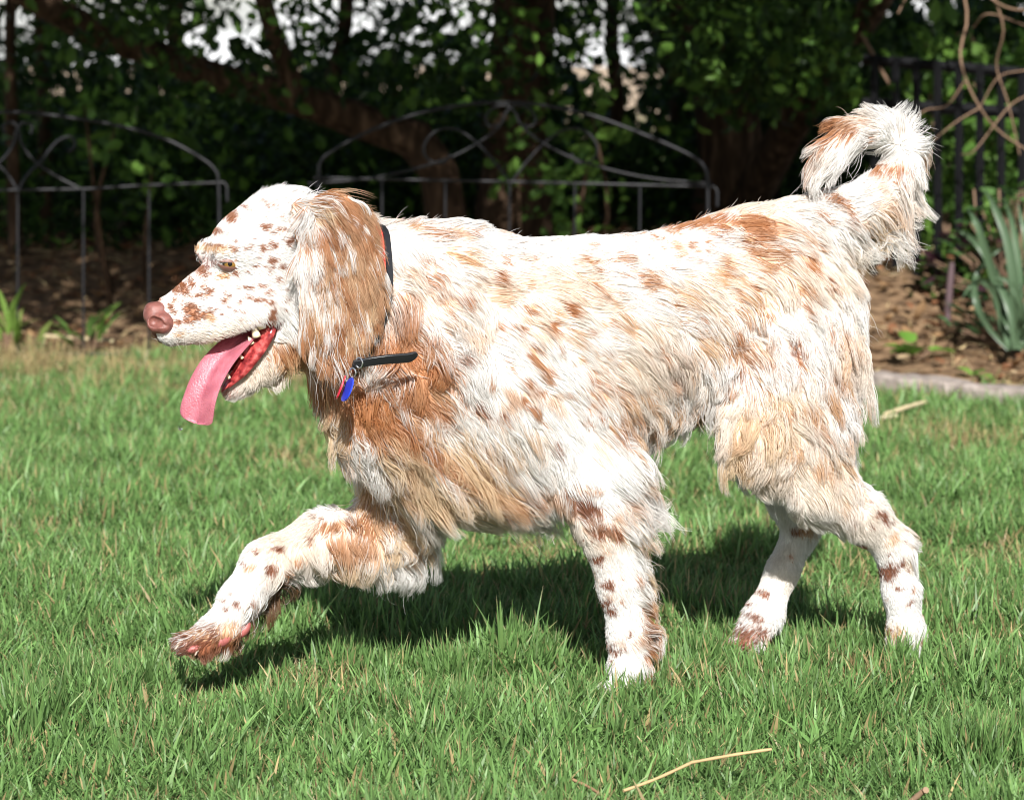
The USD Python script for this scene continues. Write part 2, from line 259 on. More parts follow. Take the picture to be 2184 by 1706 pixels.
for u, v, ru, rv, c, s, *a in [
    # rump and saddle
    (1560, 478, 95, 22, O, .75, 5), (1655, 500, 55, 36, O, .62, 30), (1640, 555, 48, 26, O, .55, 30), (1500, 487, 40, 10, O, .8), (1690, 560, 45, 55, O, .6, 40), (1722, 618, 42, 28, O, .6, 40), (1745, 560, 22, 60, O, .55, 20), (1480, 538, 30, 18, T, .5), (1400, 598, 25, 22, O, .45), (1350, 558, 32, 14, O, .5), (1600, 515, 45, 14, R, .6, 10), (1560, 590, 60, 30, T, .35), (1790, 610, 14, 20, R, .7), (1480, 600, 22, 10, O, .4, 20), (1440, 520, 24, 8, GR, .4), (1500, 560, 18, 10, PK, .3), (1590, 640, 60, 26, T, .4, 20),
    # neck and shoulder
    (815, 470, 26, 18, T, .5), (880, 470, 30, 16, T, .35), (965, 500, 50, 26, O, .5, 20), (930, 580, 40, 36, O, .5, 30), (992, 640, 26, 20, O, .65, 30), (1070, 590, 12, 15, O, .75), (1090, 560, 8, 12, O, .7), (1135, 605, 11, 12, O, .8), (1130, 660, 14, 14, O, .85, 40), (1168, 690, 13, 16, O, .85, 40), (1212, 660, 16, 13, O, .85, 30), (1165, 560, 10, 10, O, .6), (1060, 690, 12, 9, O, .7), (1100, 700, 15, 10, O, .7), (1155, 800, 14, 30, O, .7), (1128, 755, 12, 24, O, .85, -20), (1182, 745, 10, 20, O, .5),
    (1270, 580, 44, 30, O, .4, 20), (1295, 625, 52, 28, O, .32, 20), (1380, 600, 22, 18, O, .45), (1440, 575, 18, 12, O, .4), (960, 690, 40, 20, T, .4), (1040, 640, 26, 16, T, .4),
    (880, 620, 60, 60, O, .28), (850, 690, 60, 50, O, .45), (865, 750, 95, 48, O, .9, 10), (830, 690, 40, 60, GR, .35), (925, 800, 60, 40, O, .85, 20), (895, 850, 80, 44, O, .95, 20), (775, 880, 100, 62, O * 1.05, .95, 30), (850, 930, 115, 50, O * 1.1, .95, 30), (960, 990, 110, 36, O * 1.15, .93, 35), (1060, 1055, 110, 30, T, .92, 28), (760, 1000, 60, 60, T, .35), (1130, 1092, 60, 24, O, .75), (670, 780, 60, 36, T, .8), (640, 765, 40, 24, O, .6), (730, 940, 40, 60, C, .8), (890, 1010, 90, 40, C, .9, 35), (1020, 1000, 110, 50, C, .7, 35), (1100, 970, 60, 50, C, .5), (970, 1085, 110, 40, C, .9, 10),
    (985, 765, 24, 22, R, .65), (945, 770, 18, 16, O, .6), (1020, 870, 14, 12, R, .9), (1066, 885, 14, 12, R, .9), (1035, 815, 10, 8, O, .6), (1108, 850, 9, 18, O, .75, -20), (1130, 880, 9, 16, O, .75, -20), (1112, 812, 12, 10, O, .7), (1150, 900, 8, 8, O, .5), (1175, 955, 12, 12, R, .35), (1070, 760, 8, 14, O, .4),
    # flank and loin
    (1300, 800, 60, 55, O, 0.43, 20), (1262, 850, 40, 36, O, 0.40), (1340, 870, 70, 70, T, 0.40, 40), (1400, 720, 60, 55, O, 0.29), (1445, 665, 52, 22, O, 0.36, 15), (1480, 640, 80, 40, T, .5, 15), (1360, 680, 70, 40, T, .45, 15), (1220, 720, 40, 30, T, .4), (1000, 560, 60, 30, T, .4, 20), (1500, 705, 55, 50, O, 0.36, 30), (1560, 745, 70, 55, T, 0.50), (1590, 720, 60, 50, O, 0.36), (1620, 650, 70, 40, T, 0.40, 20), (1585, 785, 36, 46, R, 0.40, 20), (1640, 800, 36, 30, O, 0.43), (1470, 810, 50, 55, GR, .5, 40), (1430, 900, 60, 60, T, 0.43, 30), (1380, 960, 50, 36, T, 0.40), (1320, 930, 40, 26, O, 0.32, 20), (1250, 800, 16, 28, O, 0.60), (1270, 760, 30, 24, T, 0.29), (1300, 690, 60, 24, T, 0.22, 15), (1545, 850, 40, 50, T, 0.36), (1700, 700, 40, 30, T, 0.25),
    # thigh
    (1688, 755, 13, 48, R, 0.70, -8), (1770, 700, 26, 40, T, 0.35), (1750, 862, 60, 46, T, 0.47, -20), (1740, 925, 60, 36, O, 0.36, -20), (1792, 800, 18, 36, O, 0.50), (1560, 880, 30, 20, T, 0.29), (1600, 940, 90, 70, C, .6), (1700, 985, 60, 44, T, 0.43, 20), (1780, 990, 60, 44, T, 0.47, 20), (1740, 1060, 60, 36, T, 0.43, 20), (1640, 850, 60, 26, C, .5), (1820, 1040, 34, 40, T, 0.40), (1560, 1010, 50, 30, C, .7), (1690, 800, 10, 16, O, 0.60),
    # near hind leg
    (1872, 1098, 25, 13, R, .85, 35), (1893, 1146, 14, 20, T, .6, 40), (1845, 1170, 7, 13, R, .85, -40), (1858, 1207, 16, 8, R, .85, 40), (1895, 1220, 16, 22, R, .85, -20), (1915, 1198, 7, 12, R, .8), (1905, 1350, 18, 24, T, .6), (1940, 1260, 6, 16, O, .5), (1955, 1370, 8, 20, O, .5), (1935, 1180, 16, 50, C, .4), (1890, 1285, 6, 10, O, .4), (1930, 1290, 5, 5, O, .6),
    # near fore leg
    (1240, 1082, 36, 22, R, .85, 30), (1282, 1130, 42, 16, R, .85, 22), (1215, 1060, 20, 16, R, .5), (1240, 1040, 34, 9, O, .7), (1268, 1190, 9, 10, R, .85), (1260, 1207, 6, 7, R, .8), (1290, 1245, 12, 11, R, .85, 30), (1290, 1285, 10, 7, R, .85, 30), (1300, 1306, 10, 7, R, .85, 30), (1345, 1230, 12, 14, O, .6), (1390, 1320, 25, 32, O, .8, -20), (1372, 1342, 18, 40, R, .6, -20), (1385, 1395, 24, 22, O, .75), (1311, 1385, 6, 8, R, .85), (1368, 1445, 13, 20, O, .8), (1395, 1230, 18, 60, C, .6), (1330, 1150, 60, 20, C, .4), (1300, 1410, 6, 5, R, .7), (1318, 1275, 5, 5, O, .7)]: patch(u, v, ru, rv, c, s, a[0] if a else 0)
for u, v, ru, rv, c, s, *a in [
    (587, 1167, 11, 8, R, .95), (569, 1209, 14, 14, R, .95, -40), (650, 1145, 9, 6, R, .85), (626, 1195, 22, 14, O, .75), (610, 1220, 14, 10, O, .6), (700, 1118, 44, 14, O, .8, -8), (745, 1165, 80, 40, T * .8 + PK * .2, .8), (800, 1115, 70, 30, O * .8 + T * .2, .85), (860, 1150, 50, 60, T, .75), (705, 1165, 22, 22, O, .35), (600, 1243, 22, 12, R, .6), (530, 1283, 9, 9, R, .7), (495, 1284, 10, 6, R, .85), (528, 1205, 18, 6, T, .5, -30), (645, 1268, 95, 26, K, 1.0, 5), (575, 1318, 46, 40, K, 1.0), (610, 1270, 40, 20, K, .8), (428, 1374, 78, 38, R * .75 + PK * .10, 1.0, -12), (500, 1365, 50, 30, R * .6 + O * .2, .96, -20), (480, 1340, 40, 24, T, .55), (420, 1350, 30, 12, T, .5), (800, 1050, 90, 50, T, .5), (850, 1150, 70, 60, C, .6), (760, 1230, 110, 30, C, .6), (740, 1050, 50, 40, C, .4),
    # far hind leg
    (1630, 1268, 11, 9, R, .9, -40), (1600, 1290, 9, 6, R, .85), (1608, 1315, 16, 11, R, .7), (1595, 1352, 44, 24, R, .75), (1575, 1375, 30, 24, R * .8 + PK * .3, .8), (1642, 1372, 24, 20, R, .8), (1682, 1187, 6, 6, O, .7), (1710, 1128, 26, 14, O, .85), (1690, 1133, 9, 13, R, .6), (1740, 1100, 50, 50, C, .7)]: patch(u, v, ru, rv, c, s, a[0] if a else 0, 1)
for u, v, ru, rv, c, s, *a in [(1815, 285, 70, 22, O, .85, -15), (1770, 320, 30, 40, O, .45), (1750, 385, 26, 26, O, .5), (1962, 365, 36, 24, O, .75, -10), (1900, 300, 14, 30, O, .5, 20), (1832, 430, 40, 15, O, .75, 25), (1790, 462, 26, 14, O, .7, 20), (1855, 455, 12, 30, O, .5, -10), (1780, 520, 16, 40, O, .5), (1940, 500, 40, 60, C, .5)]: patch(u, v, ru, rv, c, s, a[0] if a else 0)
for cx, cy, rx, ry, c, s, *a in [(1070, 600, 85, 230, W, .95, -4), (1150, 800, 60, 170, W, .8, -25), (1260, 830, 26, 130, W, .7, -22), (1150, 880, 46, 60, W, .5), (1090, 300, 90, 90, W * .9, .75), (1200, 230, 110, 50, C, .6), (1340, 560, 14, 170, C, .6, -4), (1430, 430, 16, 120, C, .5, -14), (1080, 430, 40, 40, O * .9, .8), (1100, 640, 26, 40, O, .6, -20), (1130, 960, 70, 40, O, .8), (1250, 960, 70, 60, R * .5 + O * .5, .6), (1480, 900, 60, 150, C, .5), (1380, 1050, 60, 120, C, .6), (1250, 600, 40, 130, R * .4 + O * .6, .5), (1330, 760, 50, 100, R * .3 + O * .7, .5)]:
    u, v = hd(cx, cy); patch(u, v, rx * .3438, ry * .3438, c, s, a[0] if a else 0); PATCH[-1] = PATCH[-1][:7] + (3,)
frng = np.random.default_rng(77)
for _ in range(560):                              # the small flecks strewn over the white of the coat
    u, v = frng.uniform(820, 1830), frng.uniform(470, 900); r_ = frng.uniform(2.6, 7.5)
    if frng.uniform() < (.35 if u < 1250 else .75): patch(u, v, r_ * frng.uniform(1, 1.8), r_ * .75, O if frng.uniform() < .65 else T, frng.uniform(.6, 1.0), frng.uniform(10, 60))
for _ in range(60):
    u, v = frng.uniform(1230, 1400), frng.uniform(1050, 1460); r_ = frng.uniform(2.5, 5.5); patch(u, v, r_, r_ * .8, R, .75, frng.uniform(0, 60))
for _ in range(60):
    u, v = frng.uniform(470, 720), frng.uniform(1080, 1340); r_ = frng.uniform(2.5, 5); patch(u, v, r_, r_ * .8, R, .7, 0, 1)
for _ in range(40):
    u, v = frng.uniform(1800, 1960), frng.uniform(1060, 1390); r_ = frng.uniform(2.5, 6); patch(u, v, r_, r_ * .8, R, .7, 40)
for _ in range(90):
    u, v = frng.uniform(440, 640), frng.uniform(430, 700); r_ = frng.uniform(2, 3.8); patch(u, v, r_ * 1.3, r_ * .8, R * .6 + O * .4, .8, frng.uniform(-20, 40))
PA = np.array([p[:5] for p in PATCH]); PC = np.array([p[5] for p in PATCH]); PS = np.array([p[6] for p in PATCH]); PT = np.array([p[7] for p in PATCH])
def coat_colour(p, tag, jit=0.0035, base=None, thr=None):
    jit = np.where((p[:, 0] < az(610, 600)[0]) | (tag == 1), .3, 1.0)[:, None] * jit
    q = p + (np.stack([fbm(p * 70, 2, s) for s in (1, 2, 3)], -1) - .5) * jit * 4
    low = fbm(p * 9, 3, 5)[:, None]
    col = (W if base is None else base) + (C - (W if base is None else base)) * np.clip((low - .52) * 1.9, 0, .4 if base is None else .35)
    if base is None:
        mott = np.clip((fbm(q * 24, 3, 15) - .50) * 4.0, 0, 1) * np.interp(p[:, 0], [az(650, 600)[0], az(820, 600)[0]], [0, 1]) * (tag != 1)
        if thr is not None: mott = np.clip((mott - thr) / .3 + .5, 0, 1) * mott
        col = col + (np.array([.66, .43, .27]) - col) * (mott * .8)[:, None]
    for (a, z, ra, rz, an), c, s, t in zip(PA, PC, PS, PT):
        near = (np.abs(q[:, 0] - a) < 1.6 * (ra + rz)) & (np.abs(q[:, 2] - z) < 1.6 * (ra + rz)) & ((tag == t) | ((tag == 2) & (t == 0)))
        if not near.any(): continue
        da, dz = q[near, 0] - a, -(q[near, 2] - z); ca, sa = math.cos(an), math.sin(an)
        d = np.sqrt(((da * ca + dz * sa) / ra)**2 + ((-da * sa + dz * ca) / rz)**2)
        soft = .30 if max(ra, rz) < .0125 else .6
        w = np.clip((1 + soft - d) / (2 * soft), 0, 1) * s
        if thr is not None: w = np.where(w > .9, w, np.clip((w - thr[near]) / .22 + .5, 0, 1) * np.clip(w * 2.4, 0, .95))
        w = w[:, None]
        col[near] = col[near] * (1 - w) + c * w
    return col

# ---------------------------------------------------------------- the dog: how the hair lies (u, v, direction, length mm, wave mm, lift)
COMB = [(340, 640, 1, -.4, 3, 0, .1), (345, 725, .8, .1, 5, 0, .3), (400, 610, 1, -.7, 3, 0, .1), (420, 560, .2, -1, 9, 0, .5), (418, 535, -.8, -.5, 14, 0, .6), (470, 460, 1, -1, 7, 0, .3), (540, 420, 1, -.4, 6, 0, .3), (610, 410, 1, -.1, 12, 2, .5), (520, 500, 1, -.5, 6, 0, .15), (500, 590, 1, .2, 4, 0, .1), (420, 650, 1, -.1, 4, 0, .1), (400, 710, 1, .1, 5, 0, .15), (470, 690, 1, .1, 6, 0, .15), (540, 670, .9, .5, 7, 0, .2), (560, 620, 1, .3, 7, 0, .15), (600, 560, 1, .4, 9, 0, .2), (590, 680, .5, .9, 9, 0, .3), (500, 830, -.7, .7, 8, 1, .7), (540, 800, -.3, .9, 8, 1, .5), (580, 770, .4, .9, 9, 1, .5), (620, 720, .5, .9, 18, 2, .4), (640, 770, .3, .95, 34, 6, .4), (690, 800, .4, .9, 45, 8, .35),
    (690, 430, 1, .1, 22, 3, .5), (760, 455, 1, .2, 26, 3, .4), (830, 450, .6, -.5, 34, 3, .7), (900, 455, .8, -.4, 36, 3, .5), (1000, 475, 1, -.1, 32, 2, .4), (1100, 490, 1, 0, 24, 2, .35), (860, 560, .5, .7, 40, 4, .3), (900, 650, .5, .8, 42, 6, .3), (830, 720, .3, .9, 45, 8, .3), (860, 800, .6, .8, 56, 11, .4), (800, 800, .5, .85, 54, 12, .4), (760, 800, .4, .9, 50, 11, .4),
    (760, 850, .6, .7, 60, 9, .35), (700, 870, -.1, 1, 50, 8, .5), (710, 980, .05, 1, 50, 6, .4), (850, 890, .7, .7, 95, 8, .4), (950, 980, .85, .6, 110, 7, .4), (1050, 1060, .85, .5, 90, 6, .45), (900, 1040, .6, .8, 80, 6, .4), (1150, 1080, .7, .7, 45, 6, .4), (960, 1110, .75, .6, 50, 4, .3),
    (1000, 560, 1, .4, 38, 3, .25), (980, 700, .7, .75, 40, 6, .3), (1100, 800, .6, .8, 34, 3, .25), (1080, 940, .55, .85, 55, 4, .3), (1200, 600, 1, .35, 34, 2, .2), (1200, 780, .7, .6, 36, 3, .25), (1240, 950, .6, .8, 38, 3, .3), (1250, 515, 1, 0, 20, 1, .25), (1450, 485, 1, .05, 20, 1, .25), (1600, 460, 1, .15, 24, 1, .25), (1400, 620, 1, .3, 36, 3, .2), (1380, 780, .75, .6, 52, 6, .3), (1370, 930, .55, .8, 60, 6, .35), (1480, 760, .5, .85, 55, 8, .35), (1490, 890, .15, 1, 65, 7, .4), (1440, 960, .2, 1, 45, 5, .4), (1600, 560, 1, .4, 36, 2, .2), (1640, 680, .5, .85, 42, 8, .35), (1740, 600, .6, .8, 40, 4, .25), (1800, 690, .15, 1, 55, 5, .35), (1815, 850, .35, .95, 75, 5, .45), (1530, 930, -.25, 1, 56, 5, .45), (1600, 990, -.05, 1, 42, 5, .4), (1560, 890, .0, 1, 50, 5, .35), (1690, 900, .5, .85, 50, 6, .35), (1780, 940, .5, .85, 50, 5, .35), (1700, 1040, .5, .85, 38, 5, .35), (1780, 1070, .6, .7, 36, 4, .35),
    (1860, 1090, .6, .8, 12, 1, .2), (1880, 1180, .4, .9, 8, 0, .15), (1940, 1180, .5, .8, 28, 3, .5), (1905, 1280, .1, 1, 6, 0, .15), (1930, 1390, -.2, 1, 9, 0, .3), (1955, 1290, .4, .9, 12, 1, .4),
    (1250, 1090, .4, .9, 16, 2, .3), (1290, 1200, .3, 1, 9, 0, .25), (1310, 1320, .2, 1, 8, 0, .2), (1345, 1090, .8, .6, 64, 6, .5), (1385, 1090, .95, .4, 60, 6, .55), (1360, 1200, .9, .5, 56, 6, .6), (1375, 1300, .8, .6, 46, 6, .55), (1398, 1120, .95, .35, 58, 6, .6), (1385, 1170, .9, .45, 66, 6, .6), (1378, 1230, .9, .45, 58, 6, .6), (1375, 1290, .85, .5, 52, 6, .6), (1378, 1350, .8, .6, 46, 6, .55), (1320, 1250, .4, .9, 10, 0, .2), (1330, 1400, .2, 1, 9, 0, .2), (1375, 1400, .5, .9, 26, 4, .5), (1320, 1460, -.5, .8, 8, 0, .2)]
COMB1 = [(740, 1030, .25, .95, 46, 8, .4), (850, 1040, .4, .9, 55, 8, .4), (640, 1110, -.8, .5, 9, 0, .2), (560, 1170, -.6, .8, 7, 0, .2), (700, 1140, -.2, .9, 16, 1, .25), (760, 1180, .15, 1, 50, 7, .45), (850, 1180, .4, .9, 58, 9, .5), (860, 1110, .6, .8, 60, 8, .5), (680, 1200, .05, 1, 36, 6, .5), (620, 1210, .2, .9, 22, 4, .4), (610, 1240, .4, .85, 42, 14, .7), (560, 1290, .6, .8, 42, 14, .7), (520, 1230, -.3, .95, 7, 0, .2), (500, 1300, -.4, .8, 8, 0, .2), (430, 1350, -.8, .4, 10, 1, .3), (440, 1385, -.3, .9, 20, 4, .5), (500, 1360, .3, .9, 26, 5, .5),
    (1700, 1060, .1, 1, 24, 3, .3), (1690, 1150, 0, 1, 8, 0, .2), (1725, 1150, .5, .9, 14, 2, .4), (1650, 1250, -.2, 1, 6, 0, .15), (1615, 1330, -.4, .9, 10, 1, .3), (1590, 1365, -.7, .6, 14, 2, .4), (1640, 1360, .2, .9, 18, 3, .4), (1600, 950, .1, 1, 50, 5, .4), (1650, 700, .5, .8, 40, 3, .3)]
COMB2 = [(1725, 470, 1, -.05, 30, 3, .3), (1780, 490, .7, .75, 80, 5, .45), (1800, 450, .9, -.2, 25, 2, .3), (1850, 470, .62, .8, 88, 6, .45), (1850, 415, .9, -.3, 20, 1, .3), (1905, 440, .45, .95, 84, 6, .45), (1925, 400, .6, .8, 60, 4, .5), (1955, 350, .7, .6, 40, 2, .5), (1940, 300, .9, -.1, 40, 2, .5), (1935, 275, .7, -.6, 42, 2, .6), (1895, 275, -.2, -.9, 28, 2, .5), (1905, 330, -.5, .7, 22, 2, .4), (1855, 265, -.9, -.2, 36, 3, .4), (1800, 290, -.75, .6, 50, 3, .4), (1755, 345, -.45, .9, 46, 3, .45), (1740, 385, -.3, .95, 38, 3, .4), (1815, 325, -.3, .95, 44, 4, .45)]
CT = cKDTree([(*az(c[0], c[1]), 0) for c in COMB] + [(*az(c[0], c[1], -.07), .4) for c in COMB1] + [(*az(c[0], c[1], 0), .8) for c in COMB2])
CV = np.array([c[2:] for c in COMB + COMB1 + COMB2], float)
CV[:, :2] /= np.linalg.norm(CV[:, :2], axis=1, keepdims=True); CV[:, 2] *= 1
def comb(p, tag):
    d, i = CT.query(np.stack([p[:, 0], p[:, 2], .4 * tag], -1), k=4)
    w = 1 / (d**2 + .008**2)**1.5; w /= w.sum(1, keepdims=True)
    return (CV[i] * w[..., None]).sum(1)
TP = spline([D(*t) for t in TAIL], 90); TRAD = np.interp(np.linspace(0, 9, 90), range(10), TR) * MM; TK = cKDTree(TP)
def tags(p):
    """0 body, head and near legs; 1 far legs; 2 tail."""
    d, i = TK.query(p)
    tail = (d < TRAD[i] * 1.12 + .004) & (i > 4)
    far = (p[:, 1] < -.015) & (p[:, 2] < az(0, 985, -.07)[1]) & ~tail
    return np.where(tail, 2, far.astype(int))

def strand_colours(rng, P, tag, base=None, spread=.0012, vary=.12, g=None, lockvary=0.0):
    """Colour along each strand, from where in the coat it lies."""
    n, q = P.shape[:2]; X = P + rng.normal(0, spread, (n, 1, 3))
    along = P[:, -1] - P[:, 0]; X = X + along[:, None] * rng.uniform(-.30, .10, (n, 1, 1)); th = np.clip(rng.uniform(0, 1, n) * .45 + (rng.uniform(0, 1, n)[g] if g is not None else .5) * .55, .04, .96)
    col = coat_colour(X.reshape(-1, 3), np.repeat(tag, q), base=base, thr=np.repeat(th, q)).reshape(n, q, 3) * rng.uniform(1 - vary, 1 + vary * .8, (n, 1, 1))
    if lockvary and g is not None:
        r = rng.uniform(-1, 1, n)[g][:, None, None] * lockvary; warm = np.clip(1 - col.min(-1, keepdims=True) / .75, 0, 1) ** .5
        col = np.where(r > 0, col + (C * 1.05 - col) * r * warm, col + (O * .9 - col) * (-r) * warm * .8)
    return np.clip(col, 0, .92)

def lock_curves(rng, root, nrm, tdir, length, wave, lift, npts, clump, tight, stray=.12, grav=0.0, F=None, keep=.0012):
    """Strands: they leave the skin along tdir, bend to the ground with their length, gather in locks about clump metres apart, and wave."""
    n = len(root); F = F or G
    t = tdir - nrm * (tdir * nrm).sum(1, keepdims=True); t /= np.linalg.norm(t, axis=1, keepdims=True) + 1e-9
    t = t + rng.normal(0, stray, (n, 3)); s = np.linspace(0, 1, npts)
    P = np.zeros((n, npts, 3)); P[:, 0] = root
    step = length[:, None] / (npts - 1); d = t + nrm * lift[:, None] * 1.1
    for k in range(1, npts):
        d = d + (t - d) * .35; d = d + np.array([0, 0, -1.0]) * grav * (length / .05)[:, None] * s[k]
        d /= np.linalg.norm(d, axis=1, keepdims=True) + 1e-9
        p = P[:, k - 1] + d * step
        sd = F.at(p); need = keep + .05 * length * min(1, 2 * s[k]); low = sd < need
        if low.any():
            g = F.grad(p[low]); p[low] += g * (need - sd)[low][:, None]
        P[:, k] = p
    # locks
    m = max(8, int(n / max(1.0, clump)))
    gi = rng.choice(n, min(m, n), replace=False); gt = cKDTree(root[gi]); dd, j = gt.query(root, k=1); g = gi[j]
    w = (tight * s**1.2)[None, :, None] if np.ndim(tight) == 0 else (tight[:, None] * s**1.2)[..., None]
    ph = rng.uniform(0, 6.28, n)[g] + rng.normal(0, .25, n)
    side = np.cross(nrm, t)[g]; amp = (wave * rng.uniform(.6, 1.3, n)[g])[:, None] * s**.8
    lam = np.clip(length / rng.uniform(.040, .075, n)[g], .5, 4)
    off = amp[..., None] * (np.sin(6.28 * s * lam[:, None] + ph[:, None]) - np.sin(ph)[:, None])[..., None] * side[:, None] + (amp * .7)[..., None] * (np.cos(6.28 * s * lam[:, None] + ph[:, None]) - np.cos(ph)[:, None])[..., None] * nrm[g][:, None]
    P = P * (1 - w) + (P[g] + (root - root[g])[:, None] * .25) * w
    return P + off, g

def sample(rng, V, Fc, n, weight=None):
    t = V[Fc]; cr = np.cross(t[:, 1] - t[:, 0], t[:, 2] - t[:, 0]); ar = np.linalg.norm(cr, axis=1)
    w = ar * (weight if weight is not None else 1); i = rng.choice(len(Fc), n, p=w / w.sum())
    r = rng.uniform(size=(n, 2)); fl = r.sum(1) > 1; r[fl] = 1 - r[fl]
    return t[i, 0] + r[:, :1] * (t[i, 1] - t[i, 0]) + r[:, 1:] * (t[i, 2] - t[i, 0]), ar

def curves(name, P, width, col, m, parent, taper=(1, 1, .95, .8, .5, .15), **k):
    n, q = P.shape[:2]
    P = P * [1, -1, 1]
    b = UsdGeom.BasisCurves.Define(stage, path_for(name, parent))
    b.CreatePointsAttr(Vt.Vec3fArray.FromNumpy(P.reshape(-1, 3).astype(np.float32)))
    b.CreateCurveVertexCountsAttr(Vt.IntArray.FromNumpy(np.full(n, q, np.int32)))
    b.CreateTypeAttr('cubic'); b.CreateBasisAttr('catmullRom'); b.CreateWrapAttr('pinned')
    tp = np.interp(np.linspace(0, 1, q), np.linspace(0, 1, len(taper)), taper)
    b.CreateWidthsAttr(Vt.FloatArray.FromNumpy((np.broadcast_to(width, n)[:, None] * tp).ravel().astype(np.float32))); b.SetWidthsInterpolation('vertex')
    primvar(b, 'coat', np.repeat(col, q, 0) if col.ndim == 2 else col.reshape(-1, 3))
    UsdShade.MaterialBindingAPI.Apply(b.GetPrim()).Bind(m)
    return put(b, kind='stuff', **k)

def hair_mat(name, rough=.45, trans=.48):
    return mat(name, {'a': ('attribute', {'attribute': 'coat'}), 'p': ('principled_bsdf', {'roughness': rough, 'specular_ior_level': .35}), 't': ('translucent_bsdf', {}), 'x': ('mix_closure', {'fac': trans})},
               [('a.color', 'p.base_color'), ('a.color', 't.color'), ('p.BSDF', 'x.closure1'), ('t.BSDF', 'x.closure2')], surface='x.closure')
M_FUR = hair_mat('fur'); M_SKIN = mat('coat_skin', {'a': ('attribute', {'attribute': 'coat'}), 'p': ('principled_bsdf', {'roughness': .8, 'specular_ior_level': .1})}, [('a.color', 'p.base_color')])

rng = np.random.default_rng(7)
dog = thing('dog', 'white setter dog with orange flecks and feathered coat striding across the lawn, tongue out', 'dog', DO, YAW)
def local(V, Fc): return np.asarray(V) * [1, -1, 1], np.asarray(Fc)[:, ::-1]
def part(name, V, Fc, m, parent=None, smooth=True, colour=None, **k):
    p = obj(name, local(V, Fc), m, parent or dog, smooth=smooth, **k)
    if colour is not None: primvar(p, 'coat', colour)
    return p
BV, BF = B.mesh(); tm = trimesh.Trimesh(BV, BF, process=False); trimesh.smoothing.filter_taubin(tm, iterations=6); BV = np.array(tm.vertices)
btag = tags(BV)


# --- mouth and eye neighbourhoods, kept free of fur
import shapely
MOUTH = shapely.Polygon([az(*p, .03) for p in [(592, 690), (565, 690), (535, 697), (492, 716), (440, 737), (385, 742), (330, 760), (420, 900), (466, 832), (500, 806), (535, 770), (562, 735), (588, 705)]])
def in_mouth(p, pad): return shapely.contains_xy(MOUTH.buffer(pad), p[:, 0], p[:, 2]) & (np.abs(p[:, 1]) < .06)
bcol = coat_colour(BV, btag) * .92
im = in_mouth(BV, .0035); bcol[im] = [.30, .055, .05]
body = part('body', BV, BF, M_SKIN, colour=bcol)
EYE_C = D(494, 561, .045)
fc = BV[BF].mean(1); ftag = tags(fc); L = comb(fc, ftag)[:, 2]
side = np.where((fc[:, 1] > -.02) | (ftag > 0), 1.0, .22)
free = in_mouth(fc, .0028) | ((np.hypot(fc[:, 0] - EYE_C[0], fc[:, 2] - EYE_C[2]) < .0082) & (fc[:, 1] > 0)) | (N.at(fc) < .0012) & inside(N, fc)
free |= (ENEAR.at(fc) < -.001) & inside(ENEAR, fc)
side = np.where(free, 0, side)
short = L < 15
def grow(name, sel, n, npts, width, clump, tight, stray, m=M_FUR, lockvary=0.0, grav=.05, seed=1, **k):
    rng = np.random.default_rng(seed)
    dn = side * np.interp(L, [3, 8, 16, 30, 60, 95], [1, .9, .75, .6, .5, .5]) * sel
    root, _ = sample(rng, BV, BF, n, dn)
    tg = tags(root); nr = B.grad(root); c = comb(root, tg)
    td = np.stack([c[:, 0], np.zeros(n), c[:, 1] * -1.0], -1)
    ln = c[:, 2] * .001 * (rng.uniform(.65, 1.15, n) if name != 'feathering' else rng.uniform(.5, 1.3, n))
    P, g = lock_curves(rng, root, nr, td, ln, c[:, 3] * .001, c[:, 4], npts, clump, tight, stray, grav)
    col = strand_colours(rng, P, tg, g=g, lockvary=lockvary)
    curves(name, P, width * rng.uniform(.75, 1.2, n), col, m, body, **k)
mid_ = ~short & (L < 50); feather = L >= 50
grow('short_fur', short * 1.0, 50000, 4, .00075, 3, .25, .14, seed=11, grav=0, taper=(1, .95, .7, .2))
grow('long_fur', mid_ * 1.0, 46000, 6, .0009, 60, .65, .07, seed=12, lockvary=.25)
grow('feathering', feather * 1.0, 27000, 8, .0009, 32, .92, .09, seed=14, lockvary=.55)
grow('stray_fur', (~short) * 1.0, 3000, 7, .0005, 3, .3, .35, seed=13)

